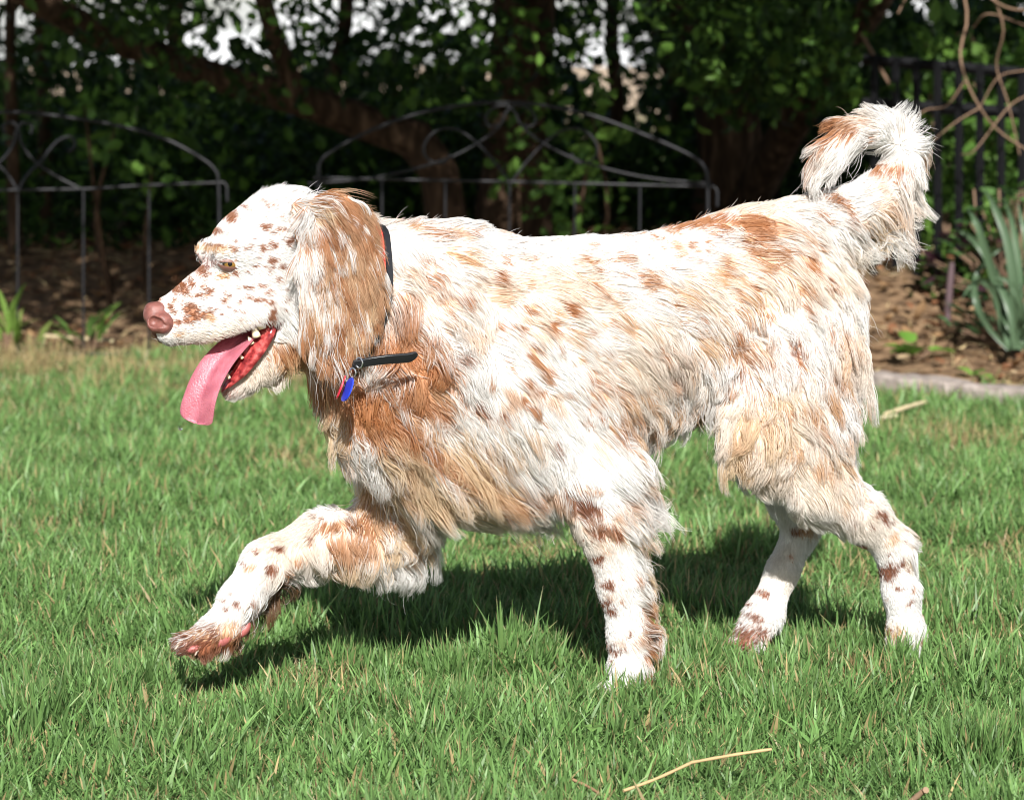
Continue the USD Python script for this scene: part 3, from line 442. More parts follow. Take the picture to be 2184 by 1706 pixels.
# ---------------------------------------------------------------- the dog: ears, face, mouth, paws
def surf(u, v, off=0.0, F=None, lo=-.02, hi=.16):
    """The point of the near surface seen at u, v, moved outwards by off."""
    F = F or B
    ls = np.linspace(hi, lo, 360); p = np.array([D(u, v, l) for l in ls]); k = np.argmax(F.at(p) < 0)
    return p[k] + np.array([0, off, 0])
def ear(E, s, n):
    V, Fc = E.mesh()
    o = part('ear', V, Fc, M_SKIN, colour=coat_colour(V, np.full(len(V), 3), base=np.array([.40, .19, .09])) * .9)
    rng = np.random.default_rng(21 + s)
    f = V[Fc].mean(1); u = (f[:, 2] - az(0, 740)[1]) / (az(0, 440)[1] - az(0, 740)[1])
    out = np.where(f[:, 1] * s > np.interp(u, [0, 1], [.092, .062]), 1, .35)
    root, _ = sample(rng, V, Fc, n, out)
    nr = E.grad(root); h = np.clip((root[:, 2] - az(0, 740)[1]) / (az(0, 440)[1] - az(0, 740)[1]), 0, 1)
    x = (root[:, 0] - az(640, 600)[0]) / (az(800, 600)[0] - az(640, 600)[0])
    td = np.stack([np.interp(h, [0, .4, .8, 1], [.12, .2, .35, .85]) + .25 * (x - .5), np.zeros(n), -np.interp(h, [0, .8, 1], [1, 1, .75])], -1)
    ln = np.interp(h, [0, .3, .7, 1], [.050, .050, .052, .058]) * rng.uniform(.7, 1.2, n)
    P, g = lock_curves(rng, root, nr, td, ln, np.interp(h, [0, .5, 1], [.0035, .0014, .0045]), np.full(n, .08), 7, 34, .65, .08, .10, keep=.001)
    col = strand_colours(rng, P, np.full(n, 3), base=np.array([.42, .21, .105]), spread=.003, g=g, lockvary=.4)
    pale = (rng.uniform(size=n)[g] < .24) & (rng.uniform(size=n) < .75); col[pale] = W * .93
    curves('ear_fur', P, .0008 * rng.uniform(.75, 1.2, n), np.clip(col, 0, .9), M_FUR, o)
    m = 110 if s > 0 else 20                      # loose long strands falling over the collar
    root, _ = sample(rng, V, Fc, m, np.clip(1.2 - u, 0, 1)**2 * out); nr = E.grad(root)
    td = np.stack([rng.uniform(-.1, .5, m), np.zeros(m), -np.ones(m)], -1)
    P, g = lock_curves(rng, root, nr, td, rng.uniform(.06, .12, m), np.full(m, .003), np.full(m, .3), 10, 3, .4, .12, .1)
    curves('ear_fur', P, .0006, np.where(rng.uniform(size=(m, 1)) < .6, W * .95, np.array([.46, .27, .13])), M_FUR, o)
ear(ENEAR, 1, 15000); ear(EFAR, -1, 2500)

# nose
M_NOSE = mat('nose_skin', {'c': ('texture_coordinate', {}), 'v': ('voronoi_texture', {'scale': 900.0}), 'n': ('noise_texture', {'scale': 160.0}), 'r': ('rgb_ramp', {'ramp': [(.3, (.14, .05, .04)), (.7, (.23, .088, .07))]}), 'b': ('bump', {'strength': .35, 'distance': .0006}), 'p': ('principled_bsdf', {'roughness': .5, 'subsurface_weight': .1, 'subsurface_scale': .002})},
             [('c.object', 'v.vector'), ('c.object', 'n.vector'), ('n.fac', 'r.fac'), ('r.color', 'p.base_color'), ('v.distance', 'b.height'), ('b.normal', 'p.normal')])
NV, NF = N.mesh(); tm = trimesh.Trimesh(NV, NF, process=False); trimesh.smoothing.filter_taubin(tm, iterations=4); part('nose', np.array(tm.vertices), NF, M_NOSE)

# eye: ball, iris, pupil, two lids
def cap(c, r, ax, ang, n=20, m=6):
    ax = ax / np.linalg.norm(ax); x = np.cross(ax, [0, 0, 1.0]); x /= np.linalg.norm(x); y = np.cross(ax, x); V = [c + r * ax]; Fc = []
    for i in range(1, m + 1):
        t = ang * i / m
        for j in range(n):
            a = 2 * math.pi * j / n; V.append(c + r * (math.cos(t) * ax + math.sin(t) * (math.cos(a) * x + math.sin(a) * y)))
    for j in range(n): Fc.append([0, 1 + j, 1 + (j + 1) % n])
    for i in range(m - 1):
        for j in range(n):
            a, b = 1 + i * n + j, 1 + i * n + (j + 1) % n; Fc += [[a, a + n, b + n], [a, b + n, b]]
    return np.array(V), np.array(Fc)
M_LID = plain('eyelid_skin', (.16, .075, .055), .5); M_IRIS = mat('iris', {'c': ('texture_coordinate', {}), 'n': ('noise_texture', {'scale': 700.0}), 'r': ('rgb_ramp', {'ramp': [(.3, (.13, .065, .015)), (.7, (.30, .17, .04))]}), 'p': ('principled_bsdf', {'roughness': .08, 'coat_weight': .6})}, [('c.object', 'n.vector'), ('n.fac', 'r.fac'), ('r.color', 'p.base_color')])
for s in (1, -1):
    ec = surf(495, 562, -.0082); ec = ec * [1, s, 1]
    ax = np.array([-.30, .95 * s, -.05]); r = .0104
    e = part('eye', *(lambda m: (m.vertices, m.faces))(trimesh.creation.icosphere(3, r).apply_translation(ec)), plain(f'eyeball_{"near" if s > 0 else "far"}', (.05, .03, .02), .12))
    V, Fc = cap(ec, r * 1.03, ax, .74); part('iris', V, Fc[:, ::s], M_IRIS, e)
    V, Fc = cap(ec, r * 1.055, ax, .27); part('pupil', V, Fc[:, ::s], plain(f'pupil_{"near" if s > 0 else "far"}', (.012, .01, .01), .08), e)
    for up in (1, -1):                            # lids: shells of a sphere a little larger, open along a slanted almond
        V, Fc, n_, m_ = [], [], 18, 7
        for i in range(m_):
            for j in range(n_):
                lon = np.interp(j, [0, n_ - 1], [-1.5, 1.5]); open_ = (.10 if up > 0 else .38) * max(0, math.cos(lon * 1.02))**.7
                lat = up * (open_ + (1.5 - open_) * i / (m_ - 1)); rr = r * (1.14 + .06 * (i == 1) - .10 * (i == m_ - 1))
                d = np.array([math.sin(lon) * math.cos(lat), s * math.cos(lon) * math.cos(lat), math.sin(lat)])
                a = -.10; d = np.array([d[0] * math.cos(a) - d[2] * math.sin(a), d[1], d[0] * math.sin(a) + d[2] * math.cos(a)])
                V.append(ec + rr * d * [1.35, .92, 1.0])
        for i in range(m_ - 1):
            for j in range(n_ - 1):
                a = i * n_ + j; Fc += [[a, a + 1, a + n_ + 1], [a, a + n_ + 1, a + n_]]
        part('eyelid', np.array(V), np.array(Fc), M_LID, e)

# tongue
M_TONGUE = mat('tongue_flesh', {'c': ('texture_coordinate', {}), 'n': ('noise_texture', {'scale': 60.0, 'detail': 4.0}), 'f': ('noise_texture', {'scale': 420.0, 'detail': 3.0}), 'r': ('rgb_ramp', {'ramp': [(.3, (.33, .085, .115)), (.7, (.45, .14, .175))]}), 'b': ('bump', {'strength': .9, 'distance': .0012}), 'p': ('principled_bsdf', {'roughness': .36, 'subsurface_weight': .15, 'subsurface_scale': .004})},
               [('c.object', 'n.vector'), ('c.object', 'f.vector'), ('n.fac', 'r.fac'), ('r.color', 'p.base_color'), ('f.fac', 'b.height'), ('b.normal', 'p.normal')])
cl = spline([D(*p) for p in [(580, 706, .0), (545, 712, .004), (508, 737, .010), (470, 775, .014), (446, 815, .016), (432, 855, .016), (425, 885, .014), (423, 902, .012)]], 34)
hw = np.interp(np.linspace(0, 1, 34), [0, .25, .55, .8, .88, .93, .965, .985, 1], [.020, .023, .0245, .0265, .0255, .0225, .0175, .0115, .002])
wd = np.array([.66, .75, 0.0]); V = []; nt = 15
tg = np.gradient(cl, axis=0); tg /= np.linalg.norm(tg, axis=1, keepdims=True)
for face in (0, 1):
    for i in range(34):
        w_ = wd - tg[i] * (wd @ tg[i]); w_ /= np.linalg.norm(w_); nn = np.cross(tg[i], w_); nn = nn * np.sign(nn @ np.array([-1, .35, .3]))
        for j in range(nt):
            t = -1 + 2 * j / (nt - 1); th = .0030 * math.sqrt(max(0, 1 - t**4)) + .0003
            gr = .0065 * (abs(t + .1)**1.6) - .0022 * math.exp(-((t + .1) / .22)**2) + .0022 * math.sin(i * .33) * (t > .2) * (t - .2)
            V.append(cl[i] + w_ * hw[i] * t + nn * (gr + (th if face == 0 else -th)))
V = np.array(V); Fc = []; o2 = 34 * nt
for i in range(33):
    for j in range(nt - 1):
        a = i * nt + j; Fc += [[a, a + 1, a + nt + 1], [a, a + nt + 1, a + nt], [o2 + a, o2 + a + nt + 1, o2 + a + 1], [o2 + a, o2 + a + nt, o2 + a + nt + 1]]
    for j in (0, nt - 1):
        a, b = i * nt + j, (i + 1) * nt + j; Fc += [[a, b, o2 + b], [a, o2 + b, o2 + a]]
for j in range(nt - 1):
    a = 33 * nt + j; Fc += [[a, a + 1, o2 + a + 1], [a, o2 + a + 1, o2 + a]]
part('tongue', V, np.array(Fc), M_TONGUE)

# lower lip and gum, teeth, palate
M_GUM = mat('gum', {'c': ('texture_coordinate', {}), 'n': ('noise_texture', {'scale': 130.0, 'detail': 3.0}), 'r': ('rgb_ramp', {'ramp': [(.33, (.12, .014, .016)), (.5, (.28, .035, .035)), (.68, (.45, .10, .09))]}), 'b': ('bump', {'strength': .6, 'distance': .002}), 'p': ('principled_bsdf', {'roughness': .16})}, [('c.object', 'n.vector'), ('n.fac', 'r.fac'), ('r.color', 'p.base_color'), ('n.fac', 'b.height'), ('b.normal', 'p.normal')])
for s in (1, -1):
    po = spline([D(*p) for p in [(468, 838, .012), (492, 824, .019), (520, 803, .025), (548, 772, .031), (572, 738, .036), (588, 704, .038), (582, 684, .036), (570, 676, .034)]], 26)
    pi = spline([D(*p) for p in [(476, 822, .010), (490, 800, .014), (508, 772, .019), (526, 744, .023), (544, 716, .026), (558, 696, .027), (564, 688, .027), (566, 682, .027)]], 26)
    V = []; m_ = 9
    for i in range(26):
        for j in range(m_):
            t = j / (m_ - 1); p = po[i] * (1 - t) + pi[i] * t; bulge = .0055 * math.sin(math.pi * min(1, t * 1.15 + .1)) + .0016 * math.sin(i * 1.3) * math.sin(2 * math.pi * t)
            V.append((p + [0, bulge, 0]) * [1, s, 1])
    Fc = []
    for i in range(25):
        for j in range(m_ - 1):
            a = i * m_ + j; Fc += [[a, a + 1, a + m_ + 1], [a, a + m_ + 1, a + m_]]
    part('lower_lip', np.array(V), np.array(Fc)[:, ::s], M_GUM)
    M_T = plain('tooth_enamel' + ('' if s > 0 else '_far'), (.74, .62, .42), .25)
    for u, v, h_, w_ in [(557, 694, 22, 11), (546, 713, 19, 9), (536, 730, 11, 6), (515, 762, 8, 4), (487, 803, 12, 4)]:
        b = D(u, v, .034 if v < 730 else .0265); t = D(u - 7, v - h_ - 2, .0335 if v < 730 else .0255)
        tm = join([tube([b - (t - b) * .3, b, b + (t - b) * .55, t], np.array([w_ * .8, w_, w_ * .55, w_ * .12]) * MM, 7), tube([b + [.003, 0, .001], b + (t - b) * .55 + [.003, 0, 0]], np.array([w_ * .7, w_ * .3]) * MM, 6)]) if w_ > 9 else tube([b - (t - b) * .3, b, b + (t - b) * .6, t], np.array([w_, w_, w_ * .6, w_ * .15]) * MM, 7)
        part('tooth', np.array(tm.vertices) * [1, s, 1], tm.faces[:, ::s], M_T)


# whiskers
rng = np.random.default_rng(5); m = 34
root = np.array([surf(rng.uniform(345, 440), rng.uniform(700, 728)) for _ in range(m)]); td = np.tile([-.2, .75, -.65], (m, 1)) + rng.normal(0, .35, (m, 3))
P, _ = lock_curves(rng, root, B.grad(root), td, rng.uniform(.012, .03, m), np.zeros(m), np.full(m, .6), 5, 1, .0, .1, .2)
curves('whiskers', P, .00035, np.tile([.7, .66, .6], (m, 1)), M_FUR, dog)

# claws and pads
M_CLAW = plain('claw_horn', (.50, .40, .32), .35); M_PAD = mat('paw_pad', {'c': ('texture_coordinate', {}), 'n': ('noise_texture', {'scale': 300.0}), 'b': ('bump', {'strength': .4, 'distance': .001}), 'p': ('principled_bsdf', {'base_color': (.30, .085, .075), 'roughness': .5})}, [('c.object', 'n.vector'), ('n.fac', 'b.height'), ('b.normal', 'p.normal')])
def claw(a, b, r=.0030):
    A, B_ = D(*a), D(*b); tm = tube(spline([A, (A + B_) / 2 + [0, 0, .0015], B_], 6), np.linspace(r, r * .3, 6), 7); part('claw', tm.vertices, tm.faces, M_CLAW)
for a, b in [((390, 1366, f + .018), (374, 1384, f + .019)), ((428, 1380, f + .026), (416, 1397, f + .028)), ((384, 1362, f - .004), (370, 1380, f - .004)), ((398, 1370, f - .022), (384, 1388, f - .022)), ((530, 1292, f + .026), (520, 1308, f + .031)),
             ((1298, 1470, n + .018), (1284, 1480, n + .019)), ((1288, 1470, n + .004), (1274, 1480, n + .004)), ((1292, 1470, n - .012), (1278, 1480, n - .012)), ((1578, 1368, -.066), (1566, 1384, -.066)), ((1574, 1364, -.094), (1562, 1380, -.094)), ((1585, 1378, -.08), (1574, 1392, -.08)),
             ((1894, 1422, .094), (1882, 1432, .095)), ((1889, 1423, .08), (1877, 1433, .08))]: claw(a, b)
def pad(u, v, l, ru, rv, rl, ang):
    tm = trimesh.creation.icosphere(3, 1.0); q = tm.vertices * [ru * MM, rl, rv * MM]; a = math.radians(ang)
    q = np.stack([q[:, 0] * math.cos(a) - q[:, 2] * math.sin(a), q[:, 1], q[:, 0] * math.sin(a) + q[:, 2] * math.cos(a)], -1) + D(u, v, l)
    part('paw_pad', q, tm.faces[:, ::-1], M_PAD)
pad(416, 1382, f + .0215, 20, 10, .007, 10); pad(468, 1368, f + .021, 30, 13, .009, 16); pad(521, 1342, f + .017, 20, 11, .008, 52); pad(1600, 1386, -.075, 20, 7, .014, 0); pad(440, 1392, f + .006, 16, 7, .008, 0)

# ---------------------------------------------------------------- collar with its tags, a thing of its own
collar = thing('collar', 'red and black dog collar with loose black strap end and two hanging tags', 'collar', DO, YAW)
def cpart(name, V, Fc, m, **k): return obj(name, local(V, Fc), m, collar, smooth=40, **k)
ring = []
for k in range(48):
    a = 2 * math.pi * k / 48; c_ = math.cos(a); top, bot = D(814, 478, .055), D(735, 812, .055); top, bot = top * [1, 0, 1], bot * [1, 0, 1]; mid = (top + bot) / 2
    p = mid + (top - mid) * c_; side_ = math.sin(a); p = p + np.array([.018 * (1 - abs(c_)), 0, 0])
    o = np.array([0, side_, 0]); d_ = o + (top - mid) / np.linalg.norm(top - mid) * c_ * .3; L_ = .02
    while G.at(p + o * L_) < .010 and L_ < .16 and abs(side_) > .02: L_ += .001
    ring.append(p + o * L_)
ring = np.array(ring); ring = np.stack([(np.roll(ring, 2, 0) + np.roll(ring, -2, 0) + np.roll(ring, 1, 0) + np.roll(ring, -1, 0) + ring)[:, k] / 5 for k in range(3)], -1)
axis = np.cross(D(818, 478, 0) - D(742, 812, 0), [0, 1, 0]); axis /= np.linalg.norm(axis); axis = axis * np.sign(axis[0])
cen = ring.mean(0)
def band(w0, w1, t0, t1):
    V = []; out = ring - cen; out -= axis * (out @ axis)[:, None]; out /= np.linalg.norm(out, axis=1, keepdims=True)
    for i in range(48): V += [ring[i] + axis * w + out[i] * t for w, t in ((w0, t0), (w1, t0), (w1, t1), (w0, t1))]
    Fc = []
    for i in range(48):
        j = (i + 1) % 48
        for k in range(4): a, b = i * 4 + k, i * 4 + (k + 1) % 4; c_, d_ = j * 4 + (k + 1) % 4, j * 4 + k; Fc += [[a, b, c_], [a, c_, d_]]
    return np.array(V), np.array(Fc)
M_RED = mat('collar_webbing', {'c': ('texture_coordinate', {}), 'w': ('wave_texture', {'scale': 60.0, 'bands_direction': 'z', 'distortion': 2.0}), 'r': ('rgb_ramp', {'ramp': [(.35, (.45, .03, .025)), (.6, (.62, .07, .05))]}), 'p': ('principled_bsdf', {'roughness': .6})}, [('c.object', 'w.vector'), ('w.fac', 'r.fac'), ('r.color', 'p.base_color')])
M_BLK = mat('black_leather', {'c': ('texture_coordinate', {}), 'n': ('noise_texture', {'scale': 500.0}), 'b': ('bump', {'strength': .25, 'distance': .0006}), 'p': ('principled_bsdf', {'base_color': (.015, .015, .017), 'roughness': .35})}, [('c.object', 'n.vector'), ('n.fac', 'b.height'), ('b.normal', 'p.normal')])
M_STEEL = plain('steel', (.6, .6, .62), .25, metallic=1.0)
cpart('webbing', *band(-.011, .004, .0, .003), M_RED); cpart('leather_edge', *band(.0045, .013, -.001, .0045), M_BLK)
# loose strap end
cp = spline([D(752, 778, .118), D(790, 771, .128), D(830, 766, .134), D(870, 763, .136), D(890, 757, .137)], 22); V = []; 
hwid = np.interp(np.arange(22), [0, 18, 20, 21], [.0062, .0070, .005, .002]); updir = np.array([.05, .50, .86]); updir /= np.linalg.norm(updir)
tm = []
for i in range(22):
    nn = np.cross(updir, [1, 0, 0]); 
    V += [cp[i] + updir * hwid[i] * y + nn * z for y, z in ((-1, -.0013), (-.8, -.0020), (.8, -.0020), (1, -.0013), (1, .0013), (.8, .0020), (-.8, .0020), (-1, .0013))]
Fc = [[i * 8 + k, i * 8 + (k + 1) % 8, (i + 1) * 8 + (k + 1) % 8] for i in range(21) for k in range(8)] + [[i * 8 + k, (i + 1) * 8 + (k + 1) % 8, (i + 1) * 8 + k] for i in range(21) for k in range(8)] + [[0, k + 1, k] for k in range(1, 7)] + [[168, 168 + k, 169 + k] for k in range(1, 7)]
cpart('strap_end', np.array(V), np.array(Fc), M_BLK)
def ring_at(c, r, t, nx, nz):
    a = np.linspace(0, 2 * math.pi, 25); return tube(np.array(c) + r * (np.cos(a)[:, None] * nx + np.sin(a)[:, None] * nz), t, 6)
x_, y_, z_ = np.eye(3)
for c, r in ((D(766, 774, .124), .0065), (D(752, 795, .122), .006)): tm = ring_at(c, r, .0011, .5 * x_ + .6 * y_, z_); cpart('ring', tm.vertices, tm.faces, M_STEEL)
for nm, u, v, col, lean, tw in (('red_tag', 727, 826, (.62, .03, .06), -.42, -.33), ('blue_tag', 741, 831, (.02, .05, .50), -.42, -.02)):
    tm = trimesh.creation.cylinder(.0145, .0018, sections=28); q = tm.vertices
    ez = np.array([lean, 0, -1.0]); ez /= np.linalg.norm(ez); ex = np.array([tw, 1, 0]); ex -= ez * (ex @ ez); ex /= np.linalg.norm(ex); en = np.cross(ex, ez)
    q = D(u, v, .124 if nm == 'blue_tag' else .118) + q[:, :1] * ex + q[:, 1:2] * ez * 1.1 + q[:, 2:] * en
    cpart(nm, q, tm.faces, plain(nm, col, .25))

# ---------------------------------------------------------------- ground
def pos_nodes(): return {'g': ('geometry', {})}
rng = np.random.default_rng(3)
M_SOIL = mat('lawn_soil', {'g': ('geometry', {}), 'n': ('noise_texture', {'scale': 6.0, 'detail': 5.0}), 'r': ('rgb_ramp', {'ramp': [(.35, (.035, .06, .02)), (.6, (.07, .075, .035))]}), 'p': ('principled_bsdf', {'roughness': .95, 'specular_ior_level': .1})}, [('g.position', 'n.vector'), ('n.fac', 'r.fac'), ('r.color', 'p.base_color')])
M_BED = mat('mulch', {'g': ('geometry', {}), 'n': ('noise_texture', {'scale': 22.0, 'detail': 6.0}), 'r': ('rgb_ramp', {'ramp': [(.32, (.05, .032, .02)), (.5, (.15, .095, .055)), (.68, (.26, .17, .10))]}), 'b': ('bump', {'strength': .8, 'distance': .02}), 'p': ('principled_bsdf', {'roughness': .95, 'specular_ior_level': .1})}, [('g.position', 'n.vector'), ('n.fac', 'r.fac'), ('r.color', 'p.base_color'), ('n.fac', 'b.height'), ('b.normal', 'p.normal')])
M_FIELD = mat('far_field', {'g': ('geometry', {}), 's': ('separate_xyz', {}), 'm': ('map_range', {'from_min': 8.0, 'from_max': 120.0}), 'n': ('noise_texture', {'scale': .25, 'detail': 5.0}), 'a': ('math', {'math_type': 'add'}), 'r': ('rgb_ramp', {'ramp': [(.3, (.07, .13, .035)), (.62, (.13, .20, .06)), (.85, (.36, .28, .19)), (1.0, (.40, .31, .22))]}), 'p': ('principled_bsdf', {'roughness': 1.0, 'specular_ior_level': .1})},
              [('g.position', 's.vector'), ('s.y', 'm.value'), ('g.position', 'n.vector'), ('m.result', 'a.value1'), ('n.fac', 'a.value2'), ('a.value', 'r.fac'), ('r.color', 'p.base_color')])
def sheet(name, poly, z, m, **k):
    V = np.array([(x, y, z) for x, y in poly]); Fc = np.array([[0, i, i + 1] for i in range(1, len(poly) - 1)]); return obj(name, (V, Fc), m, **k)
sheet('field', [(-1500, -20), (1500, -20), (1500, 2500), (-1500, 2500)], -.012, M_FIELD, kind='structure')
sheet('lawn', [(-14, -12), (14, -12), (14, 7.5), (-14, 7.5)], 0.0, M_SOIL, kind='structure')
def border(x): return np.interp(x, [-8, -1.6, -.4, .6, .95, 1.15, 8], [5.0, 4.95, 4.9, 4.6, 3.85, 3.72, 3.5])
xs = np.linspace(-8, 8, 81)
def mound(x, y):
    t = np.clip((y - border(x) - .15) / 1.7, 0, 1); return .006 + .23 * t * t * (3 - 2 * t)
gy = np.linspace(0, 1, 34)**1.6; BX, BT = np.meshgrid(xs, gy, indexing='ij'); BY = border(BX) + .04 * np.sin(BX * 7) + BT * 6.5; BZ = mound(BX, BY) + np.where(BT > 0, (fbm(np.stack([BX * 5, BY * 5, BX * 0], -1), 3, 8) - .5) * .05 * np.clip(BT * 12, 0, 1), 0)
BI = np.arange(81 * 34).reshape(81, 34); BQ = np.stack([BI[:-1, :-1], BI[1:, :-1], BI[1:, 1:], BI[:-1, 1:]], -1).reshape(-1, 4)
obj('planting_bed', (np.stack([BX, BY, BZ], -1).reshape(-1, 3), BQ), M_BED, smooth=True, kind='structure')

# ---------------------------------------------------------------- grass
def leaf_mat(name, trans=.35, rough=.45, spec=.4, attr='tint', vary=.25):
    return mat(name, {'a': ('attribute', {'attribute': attr}), 'o': ('object_info', {}), 'm': ('map_range', {'to_min': 1 - vary, 'to_max': 1 + vary}), 'h': ('hsv', {}), 'p': ('principled_bsdf', {'roughness': rough, 'specular_ior_level': spec}), 't': ('translucent_bsdf', {}), 'x': ('mix_closure', {'fac': trans})},
               [('a.color', 'h.color'), ('o.random', 'm.value'), ('m.result', 'h.value'), ('h.color', 'p.base_color'), ('h.color', 't.color'), ('p.BSDF', 'x.closure1'), ('t.BSDF', 'x.closure2')], surface='x.closure')
M_GRASS = leaf_mat('grass_blade', .34, .46, .32, vary=.2)
def blades(rng, n, rad, hmin, hmax, width, lean, straw=.05, seg=4, pal=None):
    V, Fc, Cc = [], [], []
    for i in range(n):
        a, r = rng.uniform(0, 6.28), rad * math.sqrt(rng.uniform()); x, y = r * math.cos(a), r * math.sin(a)
        h_ = rng.uniform(hmin, hmax); th = rng.uniform(0, 6.28); ln = abs(rng.normal(0, lean)) + .1; w = width * rng.uniform(.6, 1.25)
        dx, dy = math.cos(th), math.sin(th); f_ = th + rng.uniform(-1.2, 1.2) + 1.57; wx, wy = math.cos(f_), math.sin(f_); bend = rng.uniform(.2, 1.3); o = len(V)
        dry = rng.uniform() < straw
        c = np.array([.40, .31, .15]) * rng.uniform(.6, 1.2) if dry else (np.array([.138, .260, .076]) * rng.uniform(.6, 1.25) + np.array([.025, .018, .008]) * rng.uniform(0, 1) * rng.uniform(0, 1))
        p = np.array([x, y, 0.0]); ang = ln * .6
        for k in range(seg + 1):
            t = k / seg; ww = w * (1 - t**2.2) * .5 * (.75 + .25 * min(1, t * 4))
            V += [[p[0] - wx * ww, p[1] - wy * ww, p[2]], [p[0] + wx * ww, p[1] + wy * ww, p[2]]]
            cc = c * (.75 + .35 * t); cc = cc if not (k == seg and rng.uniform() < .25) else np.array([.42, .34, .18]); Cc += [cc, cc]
            ang = ang + ln * bend / seg; s_ = h_ / seg; p = p + np.array([dx * math.sin(ang), dy * math.sin(ang), math.cos(ang)]) * s_
        for k in range(seg): q = o + 2 * k; Fc += [[q, q + 1, q + 3], [q, q + 3, q + 2]]
    return np.array(V), np.array(Fc), np.array(Cc)
def instancer(name, parent, protos, m, pos, rot, scale, ids, attr='tint', **k):
    """protos: list of (V, F, colours). rot: quaternions (w, x, y, z)."""
    p = UsdGeom.PointInstancer.Define(stage, path_for(name, parent)); base = str(p.GetPath())
    for i, (V, Fc, Cc) in enumerate(protos):
        q = usdkit.mesh(stage, f'{base}/piece_{i:03d}', (V, Fc), m); primvar(q, attr, Cc)
        p.CreatePrototypesRel().AddTarget(q.GetPath())
    p.CreatePositionsAttr(Vt.Vec3fArray.FromNumpy(np.asarray(pos, np.float32))); p.CreateScalesAttr(Vt.Vec3fArray.FromNumpy(np.asarray(scale, np.float32)))
    p.CreateProtoIndicesAttr(Vt.IntArray.FromNumpy(np.asarray(ids, np.int32)))
    p.CreateOrientationsAttr(Vt.QuathArray([Gf.Quath(*map(float, r)) for r in rot]))
    return put(p, **k)
def zrot(a): return np.stack([np.cos(a / 2), 0 * a, 0 * a, np.sin(a / 2)], -1)
def rrot(rng, n): q = rng.normal(size=(n, 4)); return q / np.linalg.norm(q, axis=1, keepdims=True)
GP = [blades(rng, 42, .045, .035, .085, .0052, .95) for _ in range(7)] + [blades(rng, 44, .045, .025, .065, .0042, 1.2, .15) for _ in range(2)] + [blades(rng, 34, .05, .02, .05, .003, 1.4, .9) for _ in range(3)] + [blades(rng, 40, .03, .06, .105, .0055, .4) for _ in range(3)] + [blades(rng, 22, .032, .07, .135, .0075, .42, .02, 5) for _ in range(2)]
pts = []
for y0, y1, sp in ((-.9, 1.2, .030), (1.2, 3.0, .037), (3.0, 5.1, .044)):
    for y in np.arange(y0, y1, sp):
        half = .215 * (y + 4) + .25
        x = np.arange(-half, half, sp); pts.append(np.stack([x + rng.uniform(-.5, .5, len(x)) * sp, y + rng.uniform(-.5, .5, len(x)) * sp], 1))
pts = np.vstack(pts); pts = pts[pts[:, 1] < border(pts[:, 0]) + rng.normal(0, .05, len(pts))]
paws = [to_world(D(1335, 1455, n))[:2], to_world(D(1920, 1415, .08))[:2]]
for p_ in paws: pts = pts[np.hypot(*(pts - p_).T) > .034]
pn = fbm(np.c_[pts * 2.2, 0 * pts[:, :1]], 3, 9); hn = fbm(np.c_[pts * 5.0, 0 * pts[:, :1] + 3], 3, 4)
dryness = np.clip((pts[:, 1] - 2.3) / 2.3, 0, 1)**1.5 * .85 + (pn - .54) * 1.7 + np.clip((pts[:, 0] - .75) * .5, 0, .4) * (pts[:, 1] > .9)
dry = rng.uniform(size=len(pts)) < np.clip(dryness, .015, .9)
ids = np.where(dry, rng.integers(9, 12, len(pts)), np.where(rng.uniform(size=len(pts)) < .2, rng.integers(7, 9, len(pts)), rng.integers(0, 7, len(pts))))
tall = (hn > .60) & (rng.uniform(size=len(pts)) < .12) & ~dry; ids[tall] = rng.integers(12, 15, tall.sum())
scl = (.38 + 1.35 * np.clip(hn - .22, 0, .6)) * rng.uniform(.8, 1.15, len(pts)); scl[tall] *= .62; scl = np.where(dry, scl * 1.5, scl * (1 - .5 * np.clip(dryness, 0, 1)))
for u, v, r_, k_ in ((1590, 1425, .10, .5), (1640, 1440, .08, .6), (430, 1475, .09, .6), (1335, 1520, .07, .7)): d_ = np.hypot(*(pts - atZ(u, v)[:2]).T); scl = scl * (k_ + (1 - k_) * np.clip(d_ / r_, 0, 1))
pos = [np.c_[pts, np.zeros(len(pts))]]; sc = [np.c_[scl * .5 + .5, scl * .5 + .5, scl]]; idl = [ids]
for u, v, sprd, m_, s_ in [(1090, 1440, .05, 14, .85), (1150, 1450, .05, 10, .8), (1010, 1470, .05, 14, .8), (740, 1440, .05, 10, .7), (860, 1470, .06, 10, .75), (1500, 1440, .03, 6, .8), (1925, 1450, .025, 5, .75), (1340, 1500, .04, 8, .6), (250, 1500, .1, 14, .75), (1700, 1560, .1, 12, .7), (60, 1560, .08, 12, .9), (1560, 1470, .06, 6, .6), (2080, 1640, .08, 10, .9), (1790, 1420, .05, 5, .7)]:
    c_ = atZ(u, v)[:2]; q = c_ + rng.normal(0, sprd * .5, (m_, 2)); pos.append(np.c_[q, np.zeros(m_)]); w_ = s_ * rng.uniform(.75, 1.15, m_); sc.append(np.c_[.5 + .3 * w_, .5 + .3 * w_, w_]); idl.append(rng.integers(12, 15, m_))
for u, v, s_ in ((1085, 1450, 1.05), (1110, 1455, .95), (1060, 1462, .85), (1150, 1462, .7), (740, 1462, .62), (1925, 1462, .6), (250, 1530, .6), (1470, 1470, .5), (40, 1600, .8), (1760, 1620, .6)): c_ = atZ(u, v)[:2]; pos.append([[*c_, 0]]); sc.append([[1, 1, s_]]); idl.append([15 + int(u) % 2])
pos, sc, ids = np.vstack(pos), np.vstack(sc), np.concatenate(idl)
instancer('grass', None, GP, M_GRASS, pos, zrot(rng.uniform(0, 6.28, len(pos))), sc, ids, label='green lawn grass with dry yellow patches, sunlit except under the dog', cat='grass', kind='stuff')

